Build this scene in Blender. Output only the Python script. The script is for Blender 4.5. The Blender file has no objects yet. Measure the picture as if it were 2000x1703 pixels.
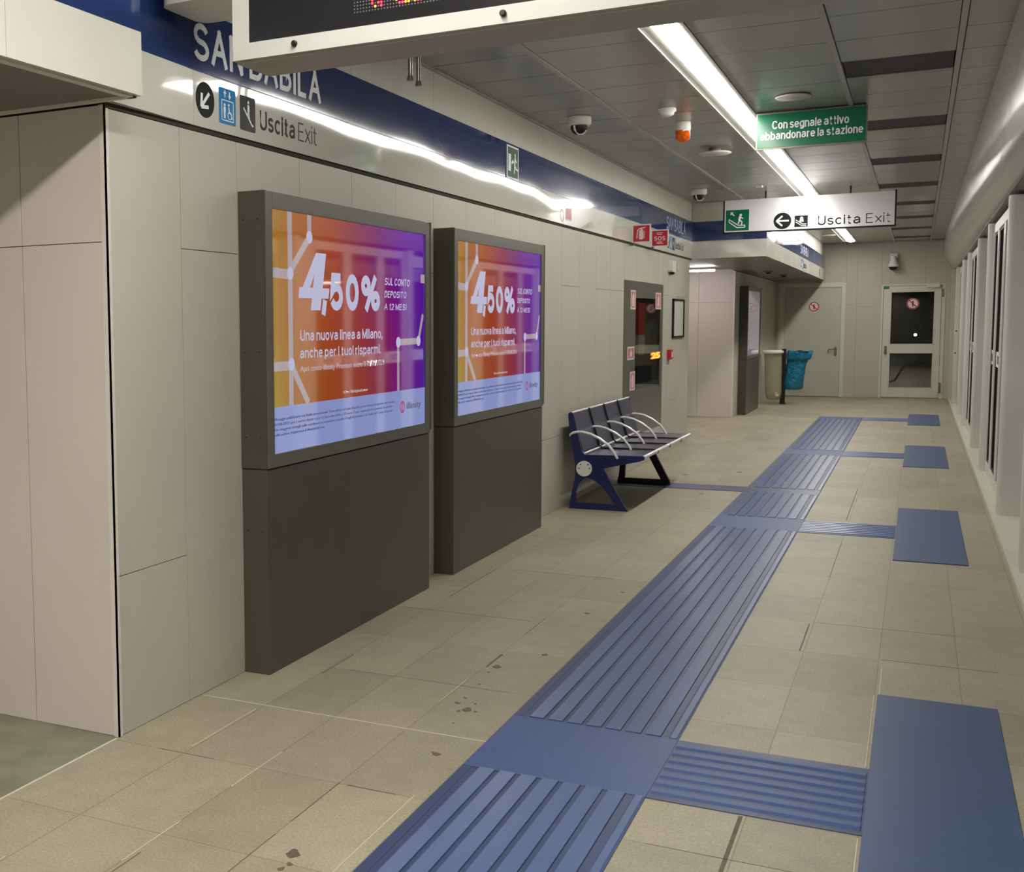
import bpy, bmesh, math, random
from mathutils import Vector, Matrix
random.seed(7)
PI = math.pi
C = bpy.context.scene.collection
S = bpy.context.scene

# ---------------------------------------------------------------- camera
cam = bpy.data.cameras.new('camera'); co = bpy.data.objects.new('camera', cam); C.objects.link(co)
FW = Vector((-0.48200224, 0.87161908, -0.08918529)); RT = Vector((0.87557703, 0.4829184, -0.01243693)); UP = Vector((-0.03222895, 0.08408322, 0.9959374))
co.matrix_world = Matrix(((RT.x, UP.x, -FW.x, 2.5069), (RT.y, UP.y, -FW.y, 0.0), (RT.z, UP.z, -FW.z, 1.48035), (0, 0, 0, 1)))
cam.sensor_fit = 'HORIZONTAL'; cam.sensor_width = 36.0
cam.lens = 2283.87 * 36.0 / 2000.0
cam.shift_x = (1000 - 529.87) / 2000.0
cam.shift_y = (844.91 - 851.5) / 2000.0
cam.clip_start = 0.05; cam.clip_end = 200
S.camera = co
S.view_settings.view_transform = 'Standard'; S.view_settings.look = 'None'
S.view_settings.exposure = 0.0; S.view_settings.gamma = 1.0; S.view_settings.use_curve_mapping = False
w = bpy.data.worlds.new('world'); S.world = w; w.use_nodes = True
w.node_tree.nodes['Background'].inputs[0].default_value = (0.5, 0.52, 0.5, 1)
w.node_tree.nodes['Background'].inputs[1].default_value = 0.02
LAMP = 34.0

# ---------------------------------------------------------------- materials
def lin(c):
    return tuple(((x / 255.0) / 12.92 if x / 255.0 <= 0.04045 else ((x / 255.0 + 0.055) / 1.055) ** 2.4) for x in c[:3]) + (1.0,)
def mat(name, col, rough=0.5, metal=0.0, spec=0.5, var=0.06, scale=4.0, bump=0.0, bscale=30.0, emit=None, es=1.0, coat=0.0, ior=1.45, alpha=1.0, trans=0.0, stretch=(1, 1, 1), croug=0.05):
    m = bpy.data.materials.new(name); m.use_nodes = True
    nt = m.node_tree; b = nt.nodes['Principled BSDF']
    b.inputs['Roughness'].default_value = rough; b.inputs['Metallic'].default_value = metal
    b.inputs['Specular IOR Level'].default_value = spec; b.inputs['IOR'].default_value = ior
    b.inputs['Coat Weight'].default_value = coat; b.inputs['Coat Roughness'].default_value = croug
    b.inputs['Alpha'].default_value = alpha; b.inputs['Transmission Weight'].default_value = trans
    c = lin(col)
    tc = nt.nodes.new('ShaderNodeTexCoord'); mp = nt.nodes.new('ShaderNodeMapping'); mp.inputs['Scale'].default_value = stretch
    nt.links.new(tc.outputs['Object'], mp.inputs['Vector'])
    n = nt.nodes.new('ShaderNodeTexNoise'); n.inputs['Scale'].default_value = scale; n.inputs['Detail'].default_value = 5
    nt.links.new(mp.outputs[0], n.inputs['Vector'])
    r = nt.nodes.new('ShaderNodeValToRGB'); r.color_ramp.elements[0].position = 0.3; r.color_ramp.elements[1].position = 0.7
    r.color_ramp.elements[0].color = tuple(x * (1 - var) for x in c[:3]) + (1,)
    r.color_ramp.elements[1].color = tuple(min(1, x * (1 + var)) for x in c[:3]) + (1,)
    nt.links.new(n.outputs['Fac'], r.inputs[0]); nt.links.new(r.outputs[0], b.inputs['Base Color'])
    if bump > 0:
        n2 = nt.nodes.new('ShaderNodeTexNoise'); n2.inputs['Scale'].default_value = bscale; n2.inputs['Detail'].default_value = 2 if bscale > 5 else 0.6
        bp = nt.nodes.new('ShaderNodeBump'); bp.inputs['Strength'].default_value = 1.0; bp.inputs['Distance'].default_value = bump
        nt.links.new(mp.outputs[0], n2.inputs['Vector']); nt.links.new(n2.outputs['Fac'], bp.inputs['Height']); nt.links.new(bp.outputs[0], b.inputs['Normal'])
    if emit:
        b.inputs['Emission Color'].default_value = lin(emit); b.inputs['Emission Strength'].default_value = es
    return m

M = {}
M['wall'] = mat('beige stone composite panel', (188, 184, 172), 0.45, var=0.05, scale=1.3, bump=0.0004, bscale=60, spec=0.4)
M['wallpink'] = mat('pinkish stone composite panel', (204, 196, 190), 0.45, var=0.04, scale=1.3, bump=0.0004, bscale=60, spec=0.4)
M['gap'] = mat('dark joint backing', (58, 52, 42), 0.9)
M['trim'] = mat('aluminium corner trim', (214, 207, 198), 0.4, var=0.03)
M['bandwhite'] = mat('white enamel sign band', (206, 206, 196), 0.05, var=0.01, bump=0.017, bscale=1.0, spec=0.5, stretch=(1, 0.8, 1))
M['bandblue'] = mat('blue enamel sign band', (36, 54, 102), 0.08, var=0.02, bump=0.017, bscale=1.0, spec=0.5, stretch=(1, 0.8, 1))
M['ceil'] = mat('grey satin metal ceiling panel', (150, 151, 144), 0.24, var=0.04, scale=0.8, spec=0.6, bump=0.002, bscale=1.5)
M['ceilrib'] = mat('pale metal ceiling rib', (176, 176, 168), 0.35, var=0.03)
M['ceildark'] = mat('dark ceiling slot', (52, 46, 48), 0.6)
M['void'] = mat('black void', (12, 12, 12), 0.9)
M['fascia'] = mat('grey curved fascia metal', (164, 162, 156), 0.16, var=0.03, scale=1, bump=0.008, bscale=1.6, spec=0.6, stretch=(1, 0.5, 1))
M['doorwhite'] = mat('white coated door framing', (206, 206, 200), 0.3, var=0.02)
M['curb'] = mat('pale stone kerb', (196, 196, 182), 0.5, var=0.04)
M['kiosk'] = mat('dark grey kiosk metal', (76, 72, 64), 0.38, var=0.05, spec=0.5, bump=0.0002, bscale=200)
M['kioskframe'] = mat('grey kiosk bezel', (98, 96, 88), 0.38, var=0.04)
M['black'] = mat('matt black', (16, 16, 16), 0.5)
M['ink'] = mat('black lettering', (20, 20, 20), 0.55, spec=0.25)
M['white'] = mat('white plastic', (222, 222, 214), 0.35, var=0.02)
M['whiteink'] = mat('white lettering', (238, 241, 244), 0.5, var=0.02, spec=0.3)
M['paleblueink'] = mat('faded white lettering', (160, 166, 190), 0.5, var=0.02, spec=0.3)
M['tactilerib'] = mat('glare-lightened blue tactile ribs', (76, 98, 144), 0.3, var=0.07, scale=3, spec=0.6, bump=0.0002, bscale=150)  # lighter than the base: glare on the rib tops is put into the colour
M['tactile'] = mat('blue rubber tactile paving', (46, 62, 102), 0.45, var=0.08, scale=3, spec=0.5, bump=0.0003, bscale=150)  # darker than the ribs: shade in the grooves is put into the colour
M['tactiledots'] = mat('blue dotted tactile paving', (62, 84, 134), 0.5, var=0.08, scale=60, bump=0.001, bscale=140)
M['pad'] = mat('blue rubber platform pad', (54, 77, 120), 0.42, var=0.07, scale=4, bump=0.0003, bscale=120)
M['navystrip'] = mat('navy rubber strip', (54, 64, 104), 0.4, var=0.06)
M['chrome'] = mat('polished steel', (200, 200, 200), 0.2, metal=1.0, var=0.02)
M['armsilver'] = mat('satin silver paint', (226, 226, 224), 0.28, metal=0.15, var=0.02)
M['steel'] = mat('brushed stainless steel', (120, 118, 108), 0.3, metal=0.7, var=0.05, scale=6, stretch=(1, 1, 0.2))
M['navy'] = mat('navy powder coated steel', (26, 36, 84), 0.3, var=0.05)
M['seat'] = mat('perforated navy steel', (84, 84, 108), 0.28, metal=0.6, var=0.18, scale=260, spec=0.6)
M['blackrubber'] = mat('black strap', (14, 14, 22), 0.4)
M['green'] = mat('green sign enamel', (0, 104, 72), 0.18, var=0.03)
M['greendull'] = mat('dark green sign enamel', (24, 84, 62), 0.5, var=0.03, spec=0.25)
M['red'] = mat('red sign enamel', (186, 22, 44), 0.25, var=0.04)
M['redbox'] = mat('red painted steel', (190, 30, 34), 0.35, var=0.06)
M['pinkred'] = mat('faded pink red print', (196, 120, 128), 0.35, var=0.05)
M['paleprint'] = mat('pale pink print', (226, 206, 206), 0.35, var=0.03)
M['liftblue'] = mat('light blue sign enamel', (24, 124, 186), 0.5, var=0.02, spec=0.25)
M['charcoal'] = mat('charcoal sign enamel', (44, 47, 49), 0.5, var=0.04, spec=0.25)
M['signwhite'] = mat('glossy white sign face', (222, 222, 226), 0.10, var=0.01, spec=0.6)
M['sheet'] = mat('blank paper notice', (196, 200, 190), 0.4, var=0.02)
M['doorgrey'] = mat('grey painted metal door', (184, 186, 174), 0.35, var=0.03)
M['doorframe'] = mat('pale painted door framing', (204, 207, 195), 0.35, var=0.03)
M['cream'] = mat('cream device plastic', (190, 186, 166), 0.4, var=0.03)
M['soffit'] = mat('grey satin soffit', (118, 113, 110), 0.4, var=0.04)
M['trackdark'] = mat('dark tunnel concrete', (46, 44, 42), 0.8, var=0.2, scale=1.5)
M['display'] = mat('display bezel', (172, 173, 167), 0.4, var=0.02)
M['dispsoffit'] = mat('display underside', (160, 157, 152), 0.45, var=0.03)
M['ledglass'] = mat('black display glass', (30, 29, 30), 0.18, var=0.05)
M['leddot'] = mat('unlit display dot', (92, 92, 92), 0.5)
M['ledred'] = mat('lit red dot', (200, 20, 40), 0.5, emit=(255, 60, 80), es=2.2)
M['ledorange'] = mat('lit orange dot', (230, 120, 30), 0.5, emit=(255, 140, 50), es=2.4)
M['ledyellow'] = mat('lit yellow lettering', (240, 170, 30), 0.5, emit=(255, 190, 40), es=1.8)
M['lamp'] = mat('luminous lamp diffuser', (250, 250, 245), 0.4, emit=(255, 250, 241), es=LAMP)
M['lampnear'] = mat('brighter luminous lamp diffuser', (250, 250, 245), 0.4, emit=(255, 250, 241), es=LAMP * 2.0)
M['smalllamp'] = mat('small luminous tube', (250, 250, 255), 0.4, emit=(255, 246, 244), es=44.0)
M['amber'] = mat('amber beacon lens', (190, 84, 6), 0.1, emit=(255, 110, 10), es=0.05, var=0.55, scale=28)
M['bluebag'] = mat('blue plastic bag', (26, 122, 162), 0.18, var=0.3, scale=14, bump=0.05, bscale=14)
M['clearbag'] = mat('translucent cream bag', (176, 172, 140), 0.35, var=0.06, alpha=0.62, bump=0.01, bscale=10)
M['crumple'] = mat('crumpled pale waste', (208, 196, 172), 0.5, var=0.15, scale=25, bump=0.02, bscale=30)
M['stain'] = mat('dark floor stain', (98, 88, 72), 0.6, var=0.1)
M['grout'] = mat('pale floor grout', (204, 198, 178), 0.6, var=0.05)
M['darkgrout'] = mat('dark floor joint', (98, 90, 70), 0.7, var=0.2, scale=20)
M['interior'] = mat('cabinet interior', (170, 172, 162), 0.4)

def glassmat(name, tint, op, rough=0.02):
    m = bpy.data.materials.new(name); m.use_nodes = True; nt = m.node_tree
    for n in list(nt.nodes): nt.nodes.remove(n)
    out = nt.nodes.new('ShaderNodeOutputMaterial'); tr = nt.nodes.new('ShaderNodeBsdfTransparent'); tr.inputs[0].default_value = tint
    gl = nt.nodes.new('ShaderNodeBsdfGlossy'); gl.inputs['Roughness'].default_value = rough; gl.inputs[0].default_value = (0.9, 0.9, 0.9, 1)
    fr = nt.nodes.new('ShaderNodeFresnel'); fr.inputs[0].default_value = op
    mx = nt.nodes.new('ShaderNodeMixShader'); ge = nt.nodes.new('ShaderNodeNewGeometry')
    iv = nt.nodes.new('ShaderNodeMath'); iv.operation = 'SUBTRACT'; iv.inputs[0].default_value = 1.0; nt.links.new(ge.outputs['Backfacing'], iv.inputs[1])
    ml = nt.nodes.new('ShaderNodeMath'); ml.operation = 'MULTIPLY'; nt.links.new(fr.outputs[0], ml.inputs[0]); nt.links.new(iv.outputs[0], ml.inputs[1])
    nt.links.new(ml.outputs[0], mx.inputs[0]); nt.links.new(tr.outputs[0], mx.inputs[1]); nt.links.new(gl.outputs[0], mx.inputs[2]); nt.links.new(mx.outputs[0], out.inputs[0])
    return m
M['glass'] = glassmat('clear glazing', (0.72, 0.74, 0.72, 1), 1.5)
M['glassdark'] = glassmat('smoked glazing', (0.8, 0.8, 0.78, 1), 1.5)

def floormat():
    m = bpy.data.materials.new('stone slab floor'); m.use_nodes = True; nt = m.node_tree; b = nt.nodes['Principled BSDF']
    L = nt.links; N = nt.nodes
    tc = N.new('ShaderNodeTexCoord'); sp = N.new('ShaderNodeSeparateXYZ'); L.new(tc.outputs['Object'], sp.inputs[0])
    cb = N.new('ShaderNodeCombineXYZ')
    a = N.new('ShaderNodeMath'); a.operation = 'SUBTRACT'; a.inputs[1].default_value = 3.33 - 0.583 * 30; L.new(sp.outputs['Y'], a.inputs[0])
    a2 = N.new('ShaderNodeMath'); a2.operation = 'ADD'; a2.inputs[1].default_value = 9.0; L.new(sp.outputs['X'], a2.inputs[0])
    L.new(a.outputs[0], cb.inputs[0]); L.new(a2.outputs[0], cb.inputs[1])
    br = N.new('ShaderNodeTexBrick'); br.offset = 0.0; br.squash = 1.0
    br.inputs['Scale'].default_value = 1.0; br.inputs['Brick Width'].default_value = 0.583; br.inputs['Row Height'].default_value = 0.3
    br.inputs['Mortar Size'].default_value = 0.0022; br.inputs['Mortar Smooth'].default_value = 0.3; br.inputs['Bias'].default_value = 0.0
    br.inputs['Color1'].default_value = lin((148, 142, 120)); br.inputs['Color2'].default_value = lin((161, 154, 132)); br.inputs['Mortar'].default_value = lin((128, 120, 98))
    L.new(cb.outputs[0], br.inputs['Vector'])
    n1 = N.new('ShaderNodeTexNoise'); n1.inputs['Scale'].default_value = 1.1; n1.inputs['Detail'].default_value = 6; L.new(tc.outputs['Object'], n1.inputs['Vector'])
    r1 = N.new('ShaderNodeMapRange'); r1.inputs[1].default_value = 0.3; r1.inputs[2].default_value = 0.7; r1.inputs[3].default_value = 0.9; r1.inputs[4].default_value = 1.1; L.new(n1.outputs['Fac'], r1.inputs[0])
    n2 = N.new('ShaderNodeTexNoise'); n2.inputs['Scale'].default_value = 110; n2.inputs['Detail'].default_value = 3; L.new(tc.outputs['Object'], n2.inputs['Vector'])
    r2 = N.new('ShaderNodeMapRange'); r2.inputs[1].default_value = 0.3; r2.inputs[2].default_value = 0.7; r2.inputs[3].default_value = 0.84; r2.inputs[4].default_value = 1.14; L.new(n2.outputs['Fac'], r2.inputs[0])
    n3 = N.new('ShaderNodeTexNoise'); n3.inputs['Scale'].default_value = 9; n3.inputs['Detail'].default_value = 6; L.new(tc.outputs['Object'], n3.inputs['Vector'])
    r3 = N.new('ShaderNodeMapRange'); r3.inputs[1].default_value = 0.3; r3.inputs[2].default_value = 0.7; r3.inputs[3].default_value = 0.94; r3.inputs[4].default_value = 1.06; L.new(n3.outputs['Fac'], r3.inputs[0])
    mm = N.new('ShaderNodeMath'); mm.operation = 'MULTIPLY'; L.new(r1.outputs[0], mm.inputs[0]); L.new(r2.outputs[0], mm.inputs[1])
    m3 = N.new('ShaderNodeMath'); m3.operation = 'MULTIPLY'; L.new(mm.outputs[0], m3.inputs[0]); L.new(r3.outputs[0], m3.inputs[1])
    vm = N.new('ShaderNodeVectorMath'); vm.operation = 'SCALE'; L.new(br.outputs['Color'], vm.inputs[0]); L.new(m3.outputs[0], vm.inputs['Scale'])
    L.new(vm.outputs[0], b.inputs['Base Color'])
    b.inputs['Roughness'].default_value = 0.5; b.inputs['Specular IOR Level'].default_value = 0.45
    bp = N.new('ShaderNodeBump'); bp.inputs['Distance'].default_value = 0.0008; L.new(n2.outputs['Fac'], bp.inputs['Height']); L.new(bp.outputs[0], b.inputs['Normal'])
    return m
M['floor'] = floormat()

SW, SH = 1.742, 1.032
def screenmat():
    m = bpy.data.materials.new('screen gradient'); m.use_nodes = True; nt = m.node_tree; b = nt.nodes['Principled BSDF']; L = nt.links; N = nt.nodes
    tc = N.new('ShaderNodeTexCoord'); sp = N.new('ShaderNodeSeparateXYZ'); L.new(tc.outputs['Generated'], sp.inputs[0])
    def ramp(stops):
        r = N.new('ShaderNodeValToRGB'); e = r.color_ramp.elements
        e[0].position = stops[0][0]; e[0].color = lin(stops[0][1]); e[1].position = stops[-1][0]; e[1].color = lin(stops[-1][1])
        for p, c in stops[1:-1]:
            q = e.new(p); q.color = lin(c)
        L.new(sp.outputs['Y'], r.inputs[0]); return r
    bot = ramp([(0.0, (206, 186, 20)), (0.1, (206, 140, 24)), (0.3, (200, 92, 26)), (0.5, (196, 78, 40)), (0.68, (170, 20, 96)), (0.85, (150, 0, 178)), (1.0, (96, 0, 196))])
    mid = ramp([(0.0, (214, 160, 30)), (0.12, (214, 122, 36)), (0.35, (206, 84, 40)), (0.55, (196, 60, 76)), (0.7, (168, 8, 130)), (0.85, (138, 0, 188)), (1.0, (98, 0, 196))])
    top = ramp([(0.0, (216, 158, 60)), (0.15, (216, 120, 48)), (0.35, (208, 88, 60)), (0.5, (178, 50, 110)), (0.64, (150, 14, 150)), (0.8, (142, 0, 200)), (1.0, (124, 0, 204))])
    def mixz(a, c, lo, hi):
        mr = N.new('ShaderNodeMapRange'); mr.inputs[1].default_value = lo; mr.inputs[2].default_value = hi; L.new(sp.outputs['Z'], mr.inputs[0])
        mx = N.new('ShaderNodeMix'); mx.data_type = 'RGBA'; L.new(mr.outputs[0], mx.inputs['Factor']); L.new(a.outputs[0] if hasattr(a, 'outputs') else a, mx.inputs['A']); L.new(c.outputs[0], mx.inputs['B'])
        return mx.outputs['Result']
    x = mixz(bot, mid, 0.15, 0.5); x = mixz(x, top, 0.5, 1.0)
    b.inputs['Base Color'].default_value = (0.01, 0.01, 0.01, 1); b.inputs['Roughness'].default_value = 0.04; b.inputs['IOR'].default_value = 3.2
    L.new(x, b.inputs['Emission Color']); b.inputs['Emission Strength'].default_value = 0.46
    return m
M['screen'] = screenmat()
def emat(name, c, es=0.58, rough=0.04, ior=3.2):
    m = mat(name, (8, 8, 8), rough, emit=c, es=es, var=0.0, ior=ior); return m
M['scrwhite'] = emat('pale screen artwork', (214, 214, 248), .66, .3, 1.6)
M['scrline'] = emat('pale screen line', (226, 206, 214), 0.45)
M['scrfoot'] = emat('pale blue screen footer', (164, 176, 240))
M['scrink'] = emat('grey screen print', (90, 90, 130), 0.6, .3, 1.6)
M['scrlogo'] = emat('pink screen emblem', (190, 60, 130), 0.7, .3, 1.6)

# ---------------------------------------------------------------- mesh helpers
class MB:
    def __init__(s): s.v = []; s.f = []; s.sm = []
    def add(s, vs, fs, smooth=False):
        o = len(s.v); s.v += [tuple(v) for v in vs]
        for f in fs: s.f.append([o + i for i in f]); s.sm.append(smooth)
    def box(s, x0, x1, y0, y1, z0, z1):
        vs = [(x, y, z) for z in (z0, z1) for y in (y0, y1) for x in (x0, x1)]
        s.add(vs, [(0, 2, 3, 1), (4, 5, 7, 6), (0, 1, 5, 4), (2, 6, 7, 3), (0, 4, 6, 2), (1, 3, 7, 5)]); return s
    def rbox(s, x0, x1, y0, y1, z0, z1, r, n=4):      # vertical box with rounded vertical edges
        pts = []
        for cx, cy, a0 in ((x1 - r, y1 - r, 0), (x0 + r, y1 - r, 90), (x0 + r, y0 + r, 180), (x1 - r, y0 + r, 270)):
            for i in range(n + 1):
                a = math.radians(a0 + 90 * i / n); pts.append((cx + r * math.cos(a), cy + r * math.sin(a)))
        return s.prism([(p[0], p[1]) for p in pts], (0, 0, 0), (1, 0, 0), (0, 1, 0), z0, z1, True)
    def prism(s, pts, O, U, V, d0, d1, smooth=False):  # polygon in plane O+aU+bV, from offset d0 to d1 along UxV
        O = Vector(O); U = Vector(U); V = Vector(V); W = U.cross(V)
        ar = sum(pts[i][0] * pts[(i + 1) % len(pts)][1] - pts[(i + 1) % len(pts)][0] * pts[i][1] for i in range(len(pts)))
        if ar < 0: pts = pts[::-1]
        n = len(pts); lo = [O + U * a + V * b + W * d0 for a, b in pts]; hi = [O + U * a + V * b + W * d1 for a, b in pts]
        s.add(lo + hi, [list(range(n))[::-1], list(range(n, 2 * n))])
        s.add(lo + hi, [(i, (i + 1) % n, n + (i + 1) % n, n + i) for i in range(n)], smooth); return s
    def tube(s, path, r, seg=8, cap=True):
        path = [Vector(p) for p in path]; rings = []; up = None
        for i, p in enumerate(path):
            t = (path[min(i + 1, len(path) - 1)] - path[max(i - 1, 0)]).normalized()
            if up is None: up = Vector((0, 0, 1)) if abs(t.z) < 0.9 else Vector((1, 0, 0))
            a = t.cross(up)
            if a.length < 1e-4: a = t.cross(Vector((0, 1, 0)))
            a.normalize(); b = a.cross(t).normalized(); up = b
            rr = r[i] if isinstance(r, (list, tuple)) else r
            rings.append([p + a * rr * math.cos(2 * PI * k / seg) + b * rr * math.sin(2 * PI * k / seg) for k in range(seg)])
        vs = [v for q in rings for v in q]; fs = []
        for i in range(len(path) - 1):
            for k in range(seg): fs.append((i * seg + k, i * seg + (k + 1) % seg, (i + 1) * seg + (k + 1) % seg, (i + 1) * seg + k))
        s.add(vs, fs, True)
        if cap: s.add(vs, [list(range(seg))[::-1], list(range((len(path) - 1) * seg, len(path) * seg))])
        return s
    def lathe(s, prof, O, axis=(0, 0, 1), seg=28, sx=1.0, sy=1.0):
        O = Vector(O); W = Vector(axis).normalized(); A = W.orthogonal().normalized(); B = W.cross(A)
        vs = [O + (A * sx * math.cos(2 * PI * k / seg) + B * sy * math.sin(2 * PI * k / seg)) * r + W * h for r, h in prof for k in range(seg)]
        fs = [(i * seg + k, i * seg + (k + 1) % seg, (i + 1) * seg + (k + 1) % seg, (i + 1) * seg + k) for i in range(len(prof) - 1) for k in range(seg)]
        s.add(vs, fs, True); s.add(vs, [list(range(seg))[::-1], list(range((len(prof) - 1) * seg, len(prof) * seg))]); return s
    def ring(s, c, r0, r1, O, U, V, d0, d1, seg=36):
        for k in range(seg):
            a, b = 2 * PI * k / seg, 2 * PI * (k + 1) / seg
            s.prism([(c[0] + r0 * math.cos(a), c[1] + r0 * math.sin(a)), (c[0] + r1 * math.cos(a), c[1] + r1 * math.sin(a)), (c[0] + r1 * math.cos(b), c[1] + r1 * math.sin(b)), (c[0] + r0 * math.cos(b), c[1] + r0 * math.sin(b))], O, U, V, d0, d1)
        return s
    def disc(s, c, r, O, U, V, d0, d1, seg=28, ry=None):
        ry = ry or r
        return s.prism([(c[0] + r * math.cos(2 * PI * k / seg), c[1] + ry * math.sin(2 * PI * k / seg)) for k in range(seg)], O, U, V, d0, d1)
    def bar(s, a, b, wd, O, U, V, d0, d1):
        dx, dy = b[0] - a[0], b[1] - a[1]; l = math.hypot(dx, dy) or 1; nx, ny = -dy / l * wd / 2, dx / l * wd / 2
        return s.prism([(a[0] + nx, a[1] + ny), (a[0] - nx, a[1] - ny), (b[0] - nx, b[1] - ny), (b[0] + nx, b[1] + ny)], O, U, V, d0, d1)
    def rect(s, a0, a1, b0, b1, O, U, V, d0, d1): return s.prism([(a0, b0), (a1, b0), (a1, b1), (a0, b1)], O, U, V, d0, d1)
    def rrect(s, a0, a1, b0, b1, r, O, U, V, d0, d1):
        pts = []
        for cx, cy, t in ((a1 - r, b1 - r, 0), (a0 + r, b1 - r, 90), (a0 + r, b0 + r, 180), (a1 - r, b0 + r, 270)):
            for i in range(5):
                q = math.radians(t + 22.5 * i); pts.append((cx + r * math.cos(q), cy + r * math.sin(q)))
        return s.prism(pts, O, U, V, d0, d1)

ROOT = {}
def obj(name, mb, m, parent=None, label=None, bevel=0.0):
    off = Vector((0, 0, 0))
    if parent is not None: off = ROOT[parent.name]
    me = bpy.data.meshes.new(name)
    me.from_pydata([tuple(Vector(v) - off) for v in mb.v], [], mb.f); me.update()
    me.materials.append(m)
    if any(mb.sm): me.polygons.foreach_set('use_smooth', mb.sm)
    o = bpy.data.objects.new(name, me); C.objects.link(o)
    if parent is not None: o.parent = parent
    ROOT[o.name] = off
    if label: o['label'] = label
    if bevel:
        md = o.modifiers.new('bevel', 'BEVEL'); md.width = bevel; md.segments = 2; md.limit_method = 'ANGLE'
    return o
def thing(name, label, cat, loc, group=None):
    o = bpy.data.objects.new(name, None); C.objects.link(o); o.location = loc; o.empty_display_size = 0.1
    o['label'] = label; o['category'] = cat
    if group: o['group'] = group
    ROOT[o.name] = Vector(loc); return o
def tag(o, label, cat, group=None):
    # move origin of a single mesh thing to its base
    o['label'] = label; o['category'] = cat
    if group: o['group'] = group
    return o
def struct(name, mb, m, parent=None):
    o = obj(name, mb, m, parent)
    if parent is None: o['kind'] = 'structure'
    return o
def textmb(txt, O, U, V, w, h, d0, d1, bold=0.0, spacing=1.0, mb=None, mirror=False):
    cu = bpy.data.curves.new('t', 'FONT'); cu.body = txt; cu.size = 1.0; cu.offset = bold; cu.space_character = spacing; cu.resolution_u = 3
    cu.align_x = 'LEFT'
    ob = bpy.data.objects.new('t', cu); C.objects.link(ob); bpy.context.view_layer.update()
    dg = bpy.context.evaluated_depsgraph_get(); me = bpy.data.meshes.new_from_object(ob.evaluated_get(dg))
    bpy.data.objects.remove(ob); bpy.data.curves.remove(cu)
    mb = mb or MB()
    if not me.vertices: return mb
    xs = [v.co.x for v in me.vertices]; ys = [v.co.y for v in me.vertices]
    x0, x1, y0, y1 = min(xs), max(xs), min(ys), max(ys); sx = w / (x1 - x0); sy = h / (y1 - y0)
    O = Vector(O); U = Vector(U); V = Vector(V); W = U.cross(V)
    def mp(v, d): return O + U * ((v.co.x - x0) * sx) + V * ((v.co.y - y0) * sy) + W * d
    top = [mp(v, d1) for v in me.vertices]
    mb.add(top, [list(p.vertices) for p in me.polygons])
    ec = {}
    for p in me.polygons:
        vs = list(p.vertices)
        for i in range(len(vs)):
            k = tuple(sorted((vs[i], vs[(i + 1) % len(vs)]))); ec.setdefault(k, []).append((vs[i], vs[(i + 1) % len(vs)]))
    n = len(me.vertices); bot = [mp(v, d0) for v in me.vertices]
    mb.add(top + bot, [(e[0][1], e[0][0], n + e[0][0], n + e[0][1]) for e in ec.values() if len(e) == 1])
    bpy.data.meshes.remove(me); return mb


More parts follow.
